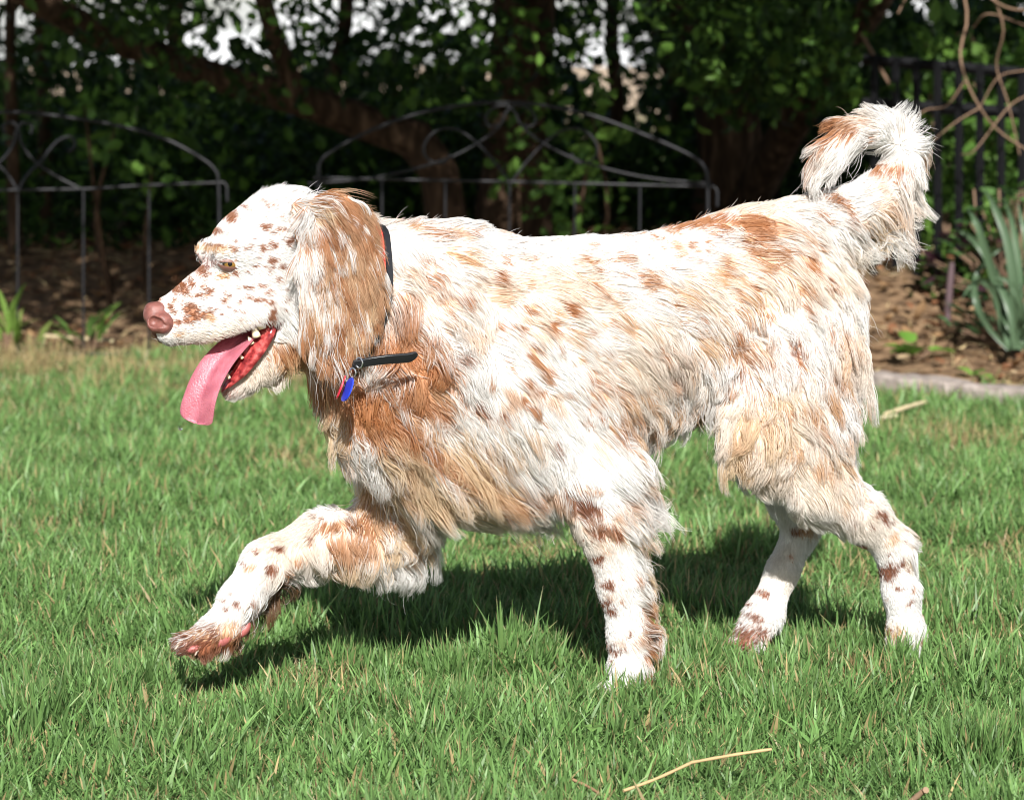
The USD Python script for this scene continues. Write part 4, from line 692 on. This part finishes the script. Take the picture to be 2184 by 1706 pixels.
# ---------------------------------------------------------------- leaf litter and straw of the bed
def flake(rng, l, w, c):
    t = np.array([-1, -.4, .3, 1.0]); ww = np.array([.15, 1, .85, .1]); V = []; cu = rng.uniform(-.5, .8)
    for a, b in zip(t, ww): V += [[a * l / 2, -b * w / 2, cu * l * .3 * a * a], [a * l / 2, 0, cu * l * .3 * a * a - w * .12], [a * l / 2, b * w / 2, cu * l * .3 * a * a]]
    Fc = []
    for i in range(3):
        for j in range(2): q = i * 3 + j; Fc += [[q, q + 1, q + 4], [q, q + 4, q + 3]]
    return np.array(V), np.array(Fc), np.tile(c, (12, 1))
M_LITTER = leaf_mat('dry_leaf', .15, .8, .15, vary=.3)
LP = [flake(rng, l, w, np.array(c)) for l, w, c in [(.05, .025, (.20, .12, .06)), (.04, .022, (.27, .18, .10)), (.055, .018, (.13, .075, .045)), (.035, .02, (.34, .25, .15)), (.06, .01, (.40, .31, .17)), (.11, .004, (.46, .37, .20)), (.05, .03, (.22, .10, .05))]]
m_ = 11000; q = np.c_[rng.uniform(-2.6, 2.6, m_), rng.uniform(3.5, 8.5, m_)]; q = q[q[:, 1] > border(q[:, 0]) - .12 + rng.normal(0, .1, m_)]
k_ = len(q); tilt = rng.normal(0, .28, (k_, 2)); zq = zrot(rng.uniform(0, 6.28, k_)); zq = zq + np.c_[np.zeros(k_), tilt, np.zeros(k_)] * .5; zq /= np.linalg.norm(zq, axis=1, keepdims=True)
instancer('leaf_litter', None, LP, M_LITTER, np.c_[q, mound(q[:, 0], q[:, 1]) + rng.uniform(-.005, .03, k_)], zq, np.repeat(rng.uniform(.6, 1.3, k_)[:, None], 3, 1), rng.integers(0, 7, k_), label='brown dry leaves and straw strewn over the planting bed', cat='leaf litter', kind='stuff')

# ---------------------------------------------------------------- trees, shrubs and vines behind the bed
M_BARK = mat('bark', {'g': ('geometry', {}), 'mp': ('mapping', {'scale': (1, 1, .22)}), 'n': ('noise_texture', {'scale': 38.0, 'detail': 6.0}), 'r': ('rgb_ramp', {'ramp': [(.3, (.022, .014, .009)), (.55, (.06, .037, .023)), (.72, (.14, .09, .058))]}), 'b': ('bump', {'strength': 1.0, 'distance': .02}), 'p': ('principled_bsdf', {'roughness': .95, 'specular_ior_level': .1})}, [('g.position', 'mp.vector'), ('mp.vector', 'n.vector'), ('n.fac', 'r.fac'), ('r.color', 'p.base_color'), ('n.fac', 'b.height'), ('b.normal', 'p.normal')])
M_TWIG = plain('twig', (.17, .105, .065), .85)
M_LEAF = leaf_mat('tree_leaf', .38, .5, .2, vary=.35)
def wobble(rng, pts, amp): return np.asarray(pts) + np.c_[rng.normal(0, amp, (len(pts), 2)), np.zeros(len(pts))]
def trunk_mesh(rng, pts, radii, n=18, sides=12):
    c = spline(pts, n); r = np.interp(np.linspace(0, 1, n), np.linspace(0, 1, len(radii)), radii); tm = tube(c, r, sides)
    v = tm.vertices; d = (fbm(v * 9, 3, 2) - .5)[:, None]; k = np.r_[np.repeat(np.arange(n), sides), 0, n - 1]
    tm.vertices = v + (v - c[k]) * d * .5; return tm
def leaf_cluster(rng, n, rad, size, pal, flat=.6):
    V, Fc, Cc = [], [], []
    for i in range(n):
        p = rng.normal(0, rad * .5, 3) * [1, 1, flat]; l = size * rng.uniform(.6, 1.25); w = l * rng.uniform(.42, .6)
        ax = rng.normal(size=3) * [1, 1, .5] + [0, 0, -.35]; ax /= np.linalg.norm(ax); sd = np.cross(ax, rng.normal(size=3)); sd /= np.linalg.norm(sd); nn = np.cross(ax, sd)
        o = len(V); c = pal[rng.integers(len(pal))] * rng.uniform(.7, 1.25)
        V += [p, p + ax * l * .35 + sd * w * .5 + nn * w * .12, p + ax * l * .35 - sd * w * .5 + nn * w * .12, p + ax * l * .72 + sd * w * .33 + nn * .05 * l, p + ax * l * .72 - sd * w * .33 + nn * .05 * l, p + ax * l - nn * l * .08, p + ax * l * .38]
        Fc += [[o, o + 1, o + 6], [o, o + 6, o + 2], [o + 1, o + 3, o + 6], [o + 6, o + 4, o + 2], [o + 3, o + 5, o + 6], [o + 5, o + 4, o + 6]]; Cc += [c] * 7
    return np.array(V), np.array(Fc), np.array(Cc)
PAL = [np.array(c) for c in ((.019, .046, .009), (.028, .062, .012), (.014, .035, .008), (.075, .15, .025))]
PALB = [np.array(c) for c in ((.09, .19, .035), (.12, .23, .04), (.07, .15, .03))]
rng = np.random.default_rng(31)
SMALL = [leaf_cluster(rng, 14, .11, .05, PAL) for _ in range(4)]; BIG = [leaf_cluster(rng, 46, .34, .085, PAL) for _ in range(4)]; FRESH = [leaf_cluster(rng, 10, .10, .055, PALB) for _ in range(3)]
def foliage(name, parent, protos, pos, s0=.5, s1=1.5, **k):
    n_ = len(pos); return instancer(name, parent, protos, M_LEAF, pos, rrot(rng, n_), np.repeat(rng.uniform(s0, s1, n_)[:, None], 3, 1), rng.integers(0, len(protos), n_), kind='stuff', **k)
def canopy(cx, cy, cz, rx, ry, rz, n_, zmin=1.35):
    p = rng.normal(size=(n_, 3)); p /= np.linalg.norm(p, axis=1, keepdims=True); p *= rng.uniform(.25, 1, (n_, 1))**.4; p = p * [rx, ry, rz] + [cx, cy, cz]
    yg = p[:, 1] + (p[:, 2] - .4) / math.tan(SUN_EL); p = p[(fbm(p * .9, 2, 12) < .64) & ((p[:, 0] < 1.2) | (yg > 6.5)) & (yg > 5.0)]
    return p[p[:, 2] > np.maximum(zmin, .846 + .03 * (p[:, 1] + 4) + .30)]
def seen(n_, u0, u1, v0, v1, y0, y1):
    """Spots for leaf clumps between the depths y0 and y1, spread over a part of the hedge."""
    Y = rng.uniform(y0, y1, n_); return np.array([atY(rng.uniform(u0, u1), rng.uniform(v0, v1), y) for y in Y])
def tree(label, trunks, crown, low=None, lit=None, group=None, cat='tree'):
    base = np.array(trunks[0][0][0]) * [1, 1, 0]
    t = thing('tree', label, cat, base, 0, group)
    for k, (pts, rad) in enumerate(trunks):
        tm = trunk_mesh(rng, np.array(pts) - base, rad); obj('trunk' if k == 0 else 'limb', tm, M_BARK, t, smooth=60)
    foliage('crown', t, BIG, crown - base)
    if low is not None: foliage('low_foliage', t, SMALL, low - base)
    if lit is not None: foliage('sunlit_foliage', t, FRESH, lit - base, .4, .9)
    return t
A = atY
def gnd(u, Y): p = A(u, 300, Y); return np.array([p[0], Y, -.02])
g1, g2, g3 = gnd(1105, 6.6), gnd(1565, 7.0), gnd(985, 6.1)
tree('thick dark tree trunk rising behind the scrolled middle fence panel', [
    ([g1, A(1100, 300, 6.6), A(1118, 60, 6.6), A(1110, -250, 6.6), A(1060, -900, 6.6), A(1000, -1900, 6.4)], [.15, .115, .11, .10, .085, .05]),
    ([A(1112, 40, 6.6), A(1190, -130, 6.3), A(1500, -600, 5.6), A(1800, -1300, 4.4)], [.06, .055, .045, .02]), ([A(1108, -150, 6.6), A(900, -420, 6.0), A(600, -900, 5.0), A(500, -1500, 4.0)], [.06, .05, .04, .02])],
    canopy(-.1, 5.0, 3.1, 2.9, 3.2, 1.5, 1050), seen(91, 860, 1200, -60, 260, 5.6, 7.6), seen(9, 900, 1450, -20, 130, 4.7, 5.3))
tree('dark tree at the right with a thick limb sloping up to the right', [
    ([g2, A(1560, 420, 7.0), A(1545, 150, 7.0), A(1530, -200, 7.0), A(1500, -900, 6.8), A(1560, -1800, 6.4)], [.17, .13, .11, .10, .08, .04]),
    ([A(1575, 470, 6.95), A(1680, 280, 6.6), A(1790, 110, 6.3), A(1890, -40, 6.0), A(2050, -400, 5.4), A(2300, -1100, 4.6)], [.075, .065, .06, .05, .04, .02]), ([A(1540, 150, 7.0), A(1440, 20, 6.9), A(1380, -150, 6.8), A(1200, -700, 6.2)], [.05, .045, .04, .02])],
    canopy(1.9, 5.6, 3.1, 2.6, 2.8, 1.5, 950), np.vstack([seen(170, 1480, 1800, -80, 210, 5.0, 6.4), seen(50, 1620, 1900, 80, 250, 6, 7.5)]), seen(16, 1480, 1860, -30, 190, 4.6, 5.2))
tree('leaning tree with a long brown limb slanting up left behind the fence', [
    ([g3, A(930, 350, 6.1), A(800, 270, 6.1), A(640, 215, 6.05), A(470, 165, 6.0), A(310, 110, 5.9), A(130, 30, 5.7), A(-150, -160, 5.4), A(-500, -700, 5.0)], [.085, .07, .06, .055, .05, .05, .045, .04, .02]),
    ([A(640, 215, 6.05), A(590, 90, 6.0), A(545, -80, 5.9), A(480, -500, 5.6)], [.04, .032, .03, .015]), ([A(380, 135, 5.95), A(372, 40, 6.0), A(378, -120, 6.0), A(300, -800, 5.8)], [.032, .026, .025, .012])],
    canopy(-2.0, 5.0, 3.0, 2.4, 3.2, 1.5, 850), np.vstack([seen(46, 160, 450, -60, 120, 5.2, 6.6), seen(24, 250, 900, 60, 250, 5.6, 6.6)]), seen(9, 250, 700, -20, 200, 4.7, 5.4))
def sapling(label, pts, rad, low):
    base = np.array(pts[0]) * [1, 1, 0]; t = thing('sapling', label, 'sapling', base)
    tm = trunk_mesh(rng, np.array(pts) - base, rad, 14, 8); obj('stem', tm, M_BARK, t, smooth=60); foliage('crown', t, SMALL, low - base); return t
sapling('thin dark sapling at the left edge of the picture', [gnd(30, 6.4), A(26, 300, 6.4), A(22, 60, 6.4), A(34, -200, 6.4)], [.028, .022, .02, .015], seen(34, -120, 170, -90, 260, 5.6, 7.0))
sapling('slim straight sapling right of the leftmost one', [gnd(92, 6.9), A(95, 250, 6.9), A(84, 60, 6.9), A(100, -200, 6.9)], [.03, .024, .022, .016], seen(30, 60, 330, -80, 250, 6.2, 7.4))
sapling('slim dark sapling between the thick trunk and the right tree', [gnd(1330, 7.6), A(1318, 250, 7.6), A(1305, 60, 7.6), A(1320, -200, 7.6)], [.036, .03, .026, .02], seen(78, 1190, 1470, -90, 110, 6.6, 8.2))
sapling('crooked thin sapling left of the right tree', [gnd(1470, 8.0), A(1452, 260, 8.0), A(1420, 110, 8.0), A(1370, -60, 8.0), A(1340, -200, 8.0)], [.05, .045, .04, .035, .03], seen(61, 1360, 1500, -60, 330, 7.4, 9))
sapling('thin forked sapling behind the slanting limb of the leaning tree', [gnd(700, 7.6), A(705, 200, 7.6), A(735, 60, 7.6), A(745, -200, 7.6)], [.04, .034, .03, .02], seen(74, 560, 880, -90, 220, 6.8, 8.2))
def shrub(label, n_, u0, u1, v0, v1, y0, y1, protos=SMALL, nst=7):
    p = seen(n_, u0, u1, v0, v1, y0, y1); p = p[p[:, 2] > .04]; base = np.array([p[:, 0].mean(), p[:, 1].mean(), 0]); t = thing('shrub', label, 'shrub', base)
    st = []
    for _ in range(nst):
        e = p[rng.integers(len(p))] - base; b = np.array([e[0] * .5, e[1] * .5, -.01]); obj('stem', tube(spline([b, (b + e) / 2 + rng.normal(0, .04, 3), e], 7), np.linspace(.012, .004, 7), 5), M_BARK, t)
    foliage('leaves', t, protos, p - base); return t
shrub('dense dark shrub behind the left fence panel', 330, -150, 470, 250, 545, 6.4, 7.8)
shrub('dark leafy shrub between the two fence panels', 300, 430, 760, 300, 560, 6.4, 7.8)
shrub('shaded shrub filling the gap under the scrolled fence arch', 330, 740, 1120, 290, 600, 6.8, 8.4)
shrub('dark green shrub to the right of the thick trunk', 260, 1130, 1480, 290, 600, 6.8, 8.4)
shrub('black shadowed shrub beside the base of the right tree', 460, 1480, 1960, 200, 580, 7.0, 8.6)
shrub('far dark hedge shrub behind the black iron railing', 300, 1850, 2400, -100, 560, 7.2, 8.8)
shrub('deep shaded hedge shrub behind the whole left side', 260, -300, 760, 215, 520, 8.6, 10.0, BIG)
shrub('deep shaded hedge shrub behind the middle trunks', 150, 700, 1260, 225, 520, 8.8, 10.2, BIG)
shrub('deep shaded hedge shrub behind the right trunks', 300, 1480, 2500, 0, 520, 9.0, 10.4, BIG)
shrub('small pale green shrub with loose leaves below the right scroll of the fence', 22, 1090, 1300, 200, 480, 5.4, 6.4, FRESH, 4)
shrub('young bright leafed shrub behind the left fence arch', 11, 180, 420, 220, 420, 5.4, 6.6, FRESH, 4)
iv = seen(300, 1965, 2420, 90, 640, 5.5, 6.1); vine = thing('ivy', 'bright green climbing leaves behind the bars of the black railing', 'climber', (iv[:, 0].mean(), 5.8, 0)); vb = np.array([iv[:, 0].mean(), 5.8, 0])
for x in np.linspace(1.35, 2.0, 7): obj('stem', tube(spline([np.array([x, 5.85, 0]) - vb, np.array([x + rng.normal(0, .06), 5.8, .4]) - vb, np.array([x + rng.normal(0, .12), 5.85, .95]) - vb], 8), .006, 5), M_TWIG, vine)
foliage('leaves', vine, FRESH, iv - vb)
cv = np.vstack([seen(70, 2055, 2330, 430, 690, 4.85, 5.15), seen(16, 1990, 2080, 560, 660, 4.9, 5.15)]); cb_ = np.array([cv[:, 0].mean(), 5.0, 0]); cr_ = thing('leafy_plant', 'loose green leafy plant crowding the front of the railing at the right edge', 'plant', cb_)
for x in np.linspace(-.12, .18, 5): obj('stem', tube(spline([[x * .5, 0, 0], [x * .8, 0, .2], [x, .02, .48]], 8), .004, 5), M_TWIG, cr_)
foliage('leaves', cr_, FRESH[:2] + SMALL[:2], cv - cb_, .4, .9)
# bare twigs hanging at the top right
tw = thing('bare_vine', 'bare brown twigs arching down in front of the railing, top right', 'vine', A(2100, 150, 4.9) * [1, 1, 0]); tb = A(2100, 150, 4.9) * [1, 1, 0]
for pts, r in [([(2050, -40), (2063, 40), (2048, 110), (2060, 170), (2090, 230), (2130, 280), (2190, 320)], .0075), ([(1960, -60), (1935, -10), (1915, 30)], .006), ([(2240, 20), (2160, 20), (2110, -5), (2070, -40)], .006), ([(2110, -30), (2140, 60), (2125, 140), (2150, 220), (2175, 330)], .006), ([(2060, 170), (2020, 225), (1975, 235), (1945, 260)], .005), ([(2090, 230), (2040, 260), (1990, 300)], .005), ([(2190, 150), (2130, 165), (2090, 230)], .004), ([(2075, 60), (2110, 30), (2200, 60)], .004), ([(2200, 200), (2150, 230), (2080, 320), (2050, 330)], .005)]:
    P_ = [A(u, v, 4.9 + .05 * math.sin(u)) - tb for u, v in pts]; obj('twig', tube(spline(P_, 16), np.linspace(r * .62, r * .35, 16), 6), M_TWIG, tw, smooth=60)

# ---------------------------------------------------------------- wire fence panels
M_WIRE = plain('black_wire', (.008, .008, .010), .5, specular_ior_level=.35)
def panel(label, Y, bits, rz=0):
    base = A((bits[0][1][0][0] + bits[0][1][-1][0]) / 2, 300, Y) * [1, 1, 0]; t = thing('garden_fence_panel', label, 'fence')
    for nm, pts, r, n_ in bits:
        P_ = np.array([A(u, v, Y) for u, v in pts])
        obj(nm, tube(spline(P_, n_) if n_ else P_, r, 8), M_WIRE, t, smooth=60)
    return t
def spiral(cu, cv, r0, r1, a0, a1, n_=14): return [(cu + (r0 + (r1 - r0) * k / (n_ - 1)) * math.cos(a0 + (a1 - a0) * k / (n_ - 1)), cv + (r0 + (r1 - r0) * k / (n_ - 1)) * math.sin(a0 + (a1 - a0) * k / (n_ - 1))) for k in range(n_)]
YF = 4.75
def ground_v(Y): return 853 + FPX * math.tan(math.atan2(EYE[2], Y + 4) - PITCH)
GV = ground_v(YF) - 2
def scrolls(x0, mid, s=1):
    f_ = lambda q: [(mid + (u - 1087) * s, v) for u, v in q]
    return [('scroll', f_([(1087, 388), (1060, 352), (1030, 318), (995, 288), (962, 274), (930, 280), (908, 303), (905, 330), (925, 347), (950, 345), (960, 328)]), .0038, 40), ('scroll', f_([(1520 if s > 0 else 1520, 392), (1400, 382), (1300, 362), (1215, 335), (1150, 300), (1112, 268), (1098, 240), (1078, 225), (1050, 232), (1035, 255), (1045, 270), (1065, 266)]), .0038, 44)]
mid = [('arch', [(678, GV), (678, 500), (680, 380), (684, 345), (710, 322), (780, 284), (880, 246), (980, 225), (1065, 219), (1150, 224), (1260, 246), (1380, 290), (1470, 330), (1502, 356), (1509, 390), (1510, 500), (1510, GV)], .0053, 60),
       ('rail', [(670, 380), (1090, 388), (1512, 398), (1524, 399), (1530, 408), (1530, 440)], .0044, 0), ('bottom_rail', [(678, GV - 8), (1510, GV - 8)], .004, 0)]
mid += scrolls(0, 1087) + [(a, [(2 * 1087 - u + 4, v) for u, v in b], c, d) for a, b, c, d in scrolls(0, 1087)]
mid += [('upright', [(u, 388 + (u - 1087) * .02), (u - 2, GV)], .0036, 0) for u in (815, 950, 1087, 1226, 1365)]
panel('black wire garden fence panel with arched top and scrolls in the middle', YF, mid)
lm = 38
left = [('arch', [(-392, GV), (-392, 400), (-385, 360), (-330, 330), (-200, 275), (-60, 245), (38, 240), (140, 250), (250, 268), (350, 296), (425, 335), (458, 362), (466, 392), (468, 500), (468, GV)], .0053, 60),
        ('rail', [(-392, 412), (190, 403), (300, 396), (478, 389), (484, 398), (485, 430)], .0044, 0), ('bottom_rail', [(-392, GV - 8), (468, GV - 8)], .004, 0)]
for sg in (1, -1):
    f_ = lambda q: [(lm + (u - 38) * sg, v) for u, v in q]
    left += [('scroll', f_([(38, 408), (60, 372), (92, 340), (104, 322), (125, 300), (150, 292), (160, 310), (145, 325)]), .0045, 30), ('scroll', f_([(170, 402), (120, 376), (70, 340), (46, 305), (40, 280), (28, 262), (8, 268), (10, 286)]), .0045, 34)]
left += [('upright', [(u, 405), (u, GV)], .0036, 0) for u in (-240, -100, 38, 178, 318)]
panel('black wire garden fence panel with arched top at the left', YF, left)
# black iron railing at the right, farther back
M_IRON = plain('black_iron', (.006, .006, .007), .6, specular_ior_level=.15)
def Yr(u): return 5.25 - (u - 1900) * .0003
rl = thing('iron_railing', 'black iron railing with upright bars and two rails, at the right', 'railing')
def bar(a, b, wx, wy):
    a, b = np.array(a), np.array(b); return tube([a, b], max(wx, wy) * .7, 4)
for v0, v1, r in ((128, 152, .017), (222, 238, .019), (600, 606, .015)): P_ = [A(1840, v0, Yr(1840)), A(2420, v1 + (v1 - v0), Yr(2420))]; obj('rail', tube(P_, r, 4), M_IRON, rl)
u = 1865.0
while u < 2420:
    t_ = (u - 1840) / 580; P_ = [A(u, 122 + 40 * t_, Yr(u) - .012), A(u + 2, 640, Yr(u) - .012)]; P_[1][2] = 0; obj('bar', tube(P_, .0125, 4), M_IRON, rl); u += 45
# leaning stake
st = obj('garden_stake', tube(spline([A(2016, 748, 4.72) - [0, 0, .03], A(2022, 660, 4.72), A(2030, 560, 4.72)], 8), [.011] * 7 + [.008], 6), plain('stake_wood', (.075, .045, .05), .7), smooth=60); put(st, 'thin dark purplish stake standing in the bed before the railing', 'stake')

# ---------------------------------------------------------------- plants of the bed
M_SWORD = leaf_mat('sword_leaf', .3, .4, .4, vary=.15)
def strap_leaf(pts, w, n_=12, fold=.25):
    c = spline(pts, n_); t = np.gradient(c, axis=0); t /= np.linalg.norm(t, axis=1, keepdims=True); V = []
    for i in range(n_):
        s_ = i / (n_ - 1); ww = w * min(1, .55 + s_ * 1.4) * (1 - s_**3); side_ = np.cross(t[i], [.25, 1, .15]); side_ /= np.linalg.norm(side_) + 1e-9; nn = np.cross(side_, t[i])
        V += [c[i] - side_ * ww / 2, c[i] + nn * ww * fold, c[i] + side_ * ww / 2]
    Fc = []
    for i in range(n_ - 1):
        for j in range(2): q = i * 3 + j; Fc += [[q, q + 1, q + 4], [q, q + 4, q + 3]]
    return np.array(V), np.array(Fc)
ir = thing('iris', 'clump of grey green sword leaves in front of the railing, right edge', 'plant')
for pts, w in [([(2150, 740), (2140, 660), (2110, 560), (2080, 470), (2056, 440)], .035), ([(2160, 745), (2165, 640), (2150, 520), (2120, 440), (2098, 400)], .038), ([(2150, 745), (2110, 700), (2080, 640), (2085, 580), (2120, 540), (2160, 520)], .026), ([(2175, 745), (2200, 640), (2190, 520), (2170, 430)], .038), ([(2165, 745), (2150, 650), (2100, 540), (2060, 500), (2045, 495)], .03), ([(2180, 745), (2150, 690), (2140, 660), (2165, 620), (2200, 600)], .03), ([(2190, 745), (2240, 640), (2260, 540), (2250, 470)], .036), ([(2150, 745), (2170, 700), (2184, 690), (2210, 720)], .03), ([(2170, 745), (2175, 600), (2160, 480), (2140, 420)], .03), ([(2140, 740), (2125, 640), (2095, 600), (2070, 610), (2050, 640)], .022), ([(2185, 745), (2180, 660), (2150, 600), (2110, 590)], .024), ([(2160, 745), (2190, 660), (2215, 560), (2210, 500)], .03)]:
    V, Fc = strap_leaf([A(u_, v_, 4.25 + .06 * math.sin(u_ * 1.7)) for u_, v_ in pts], w * .75); o = obj('leaf', (V, Fc), M_SWORD, ir, smooth=True); primvar(o, 'tint', np.tile(np.array([.085, .14, .075]) * rng.uniform(.8, 1.15), (len(V), 1)))
def broad(rng, c, l, w, az_, up, col, lob=0.0):
    ax = np.array([math.cos(az_) * math.cos(up), math.sin(az_) * math.cos(up), math.sin(up)]); sd = np.cross(ax, [0, 0, 1.0]); sd /= np.linalg.norm(sd); nn = np.cross(sd, ax); V, Fc = [], []; n_ = 7
    for i in range(n_):
        s_ = i / (n_ - 1); ww = w * .5 * math.sin(math.pi * min(1, .12 + s_ * .88))**.7 * (1 + lob * math.sin(i * 2.6)); p = c + ax * l * s_ - nn * l * .25 * s_ * s_
        V += [p - sd * ww + nn * ww * .3, p, p + sd * ww + nn * ww * .3]
    for i in range(n_ - 1):
        for j in range(2): q = i * 3 + j; Fc += [[q, q + 1, q + 4], [q, q + 4, q + 3]]
    return np.array(V), np.array(Fc), np.tile(col, (len(V), 1))
def leafy(name, label, cat, c, r, n_, l, w, cols, hgt, up=(.0, .9)):
    hz_ = float(mound(c[0], c[1])); t = thing(name, label, cat, c * [1, 1, 0] + [0, 0, hz_])
    for i in range(n_):
        a = rng.uniform(0, 6.28); s_ = rng.uniform(.1, 1); p = np.array([r * s_ * math.cos(a), r * s_ * math.sin(a), hgt * rng.uniform(.25, 1) * (1.1 - s_ * .6)])
        V, Fc, Cc = broad(rng, p, l * rng.uniform(.7, 1.2), w * rng.uniform(.7, 1.2), a + rng.normal(0, .5), rng.uniform(*up), np.array(cols[rng.integers(len(cols))]) * rng.uniform(.8, 1.2), .12)
        o = obj('leaf', (V, Fc), M_LEAF, t, smooth=True); primvar(o, 'tint', Cc)
        o2_ = obj('stalk', tube([[p[0] * .2, p[1] * .2, 0], p * [.7, .7, .8], p], .0025, 4), M_TWIG, t)
    return t
leafy('weed', 'low weed with bright green rounded leaves on the mulch', 'plant', A(1950, 720, 4.3), .06, 9, .065, .055, [(.15, .30, .05), (.12, .25, .04)], .06)
leafy('weed', 'tiny green weed on the mulch under the stake', 'plant', A(2075, 765, 4.0), .03, 5, .04, .035, [(.15, .28, .05)], .035)
leafy('purple_plant', 'dark purple leaved plant beside the stake', 'plant', A(2110, 640, 4.9), .17, 34, .085, .06, [(.055, .025, .035), (.075, .03, .04), (.04, .03, .03)], .24)
leafy('bushy_plant', 'leafy green plant between the sword leaves and the railing', 'plant', A(2150, 560, 4.8), .2, 60, .06, .045, [(.07, .15, .05), (.10, .19, .06)], .42)
leafy('bushy_plant', 'dull green bushy plant below the sword leaves', 'plant', A(2130, 690, 4.45), .14, 40, .06, .04, [(.06, .13, .06), (.08, .16, .07)], .16)
leafy('weed', 'small green weed tuft growing through the left fence panel', 'plant', A(190, 690, 4.85), .09, 16, .09, .02, [(.14, .25, .05), (.11, .2, .05)], .09, (.5, 1.3))
leafy('weed', 'grassy weed at the left edge under the fence', 'plant', A(20, 700, 4.75), .10, 22, .12, .02, [(.15, .25, .05), (.2, .26, .07)], .12, (.6, 1.4))
# edging
M_EDGE = mat('edging_stone', {'g': ('geometry', {}), 'n': ('noise_texture', {'scale': 30.0, 'detail': 6.0}), 'r': ('rgb_ramp', {'ramp': [(.3, (.17, .14, .12)), (.7, (.34, .29, .26))]}), 'b': ('bump', {'strength': .7, 'distance': .01}), 'p': ('principled_bsdf', {'roughness': .9})}, [('g.position', 'n.vector'), ('n.fac', 'r.fac'), ('r.color', 'p.base_color'), ('n.fac', 'b.height'), ('b.normal', 'p.normal')])
def block(p0, p1, hgt, dep):
    p0, p1 = np.array(p0), np.array(p1); L_ = np.linalg.norm(p1 - p0); tm = trimesh.creation.box([L_, dep, hgt])
    for _ in range(3): tm = tm.subdivide()
    v = tm.vertices; r_ = .012; q = np.clip(v, [-L_ / 2 + r_, -dep / 2 + r_, -hgt / 2 + r_], [L_ / 2 - r_, dep / 2 - r_, hgt / 2 - r_]); d = v - q; nn = np.linalg.norm(d, axis=1, keepdims=True); v = q + d / np.maximum(nn, 1e-9) * np.minimum(nn, r_)
    tm.vertices = v + (np.stack([fbm(v * 25 + p0[0], 2, s_) for s_ in (1, 2, 3)], -1) - .5) * .016
    a = math.atan2(p1[1] - p0[1], p1[0] - p0[0]); tm.apply_transform(trimesh.transformations.rotation_matrix(a, [0, 0, 1])); tm.apply_translation((p0 + p1) / 2 + [0, 0, hgt / 2 - .015]); return tm
e = atZ(1860, 842), atZ(2044, 862), atZ(2060, 866), atZ(2240, 884)
for k_, (a, b, lb) in enumerate([(e[0], e[1], 'grey garden edging block half grown over by grass, nearer the dog'), (e[2], e[3], 'grey garden edging block at the right edge of the picture')]): put(obj('edging_block', block(a, b, .075, .10), M_EDGE, smooth=40), lb, 'edging block')
# straw stalks
def stalk(label, pts, r, col, zs):
    P_ = [atZ(u_, v_, z_) for (u_, v_), z_ in zip(pts, zs)]; n_ = 5 * len(pts); tm = tube(spline(P_, n_), r * (1 + .12 * np.sin(np.arange(n_) * 1.9)), 7); put(obj('straw_stalk', tm, plain('straw_' + str(used.get('/World/straw_stalk', 0)), col, .6), smooth=60), label, 'straw')
stalk('long dry tan stalk lying bent on the grass in the foreground', [(1330, 1686), (1400, 1660), (1470, 1628), (1478, 1625), (1560, 1610), (1645, 1597)], .0019, (.44, .31, .155), [.035, .042, .05, .05, .05, .052])
stalk('short brown stick in the grass at the bottom edge', [(1222, 1662), (1260, 1680), (1310, 1715)], .0018, (.25, .15, .08), [.04, .035, .03])
stalk('pale straw lying in the grass behind the hind legs, the longer of two', [(1888, 884), (1930, 870), (1972, 858)], .006, (.52, .43, .26), [.03, .035, .03])
stalk('short pale straw end below the longer one behind the hind legs', [(1878, 892), (1912, 887)], .006, (.56, .48, .32), [.03, .03])
stalk('pale straw stalk along the foot of the left fence', [(85, 716), (170, 722), (240, 728)], .006, (.50, .42, .25), [.03, .03, .03])
stalk('small brown stick in the bottom right corner', [(1940, 1712), (1965, 1690), (1975, 1684)], .0035, (.24, .15, .09), [.035, .035, .04])
stalk('brown twig leaning on the mulch right of the dog', [(2042, 740), (2062, 775), (2082, 806)], .005, (.30, .21, .12), [.04, .035, .02])
# drop of saliva
dp = D(385, 913, .03); tm = trimesh.creation.icosphere(3, .0026); tm.apply_scale([1, 1, 1.15]); tm.apply_translation(to_world(dp))
put(obj('saliva_drop', tm, mat('water_drop', {'p': ('principled_bsdf', {'base_color': (.95, .97, 1), 'roughness': .02, 'transmission_weight': 1.0, 'ior': 1.33})}), smooth=True), 'clear drop of saliva falling below the tongue of the dog', 'water drop')
# clover
for k_, (u_, v_, lb) in enumerate([(1362, 1518, 'small round clover leaves in the grass below the lifted foreleg'), (1265, 1560, 'pale clover leaves in the grass near the middle of the foreground'), (905, 1655, 'clover leaves low in the grass at the bottom')]):
    c_ = atZ(u_, v_, .045); t = thing('clover', lb, 'clover', c_ * [1, 1, 0])
    for q in range(3):
        a = 2.1 * q + .4; V, Fc, Cc = broad(rng, np.array([0, 0, .05]) + .004 * np.array([math.cos(a), math.sin(a), 0]), .012, .013, a, .15, np.array([.15, .27, .07])); o = obj('leaf', (V, Fc), M_LEAF, t, smooth=True); primvar(o, 'tint', Cc)
    obj('stalk', tube([[0, 0, 0], [.002, 0, .05]], .0008, 5), M_LEAF, t); primvar(stage.GetPrimAtPath(str(t.GetPath()) + '/stalk'), 'tint', np.tile([.1, .2, .05], (12, 1)))
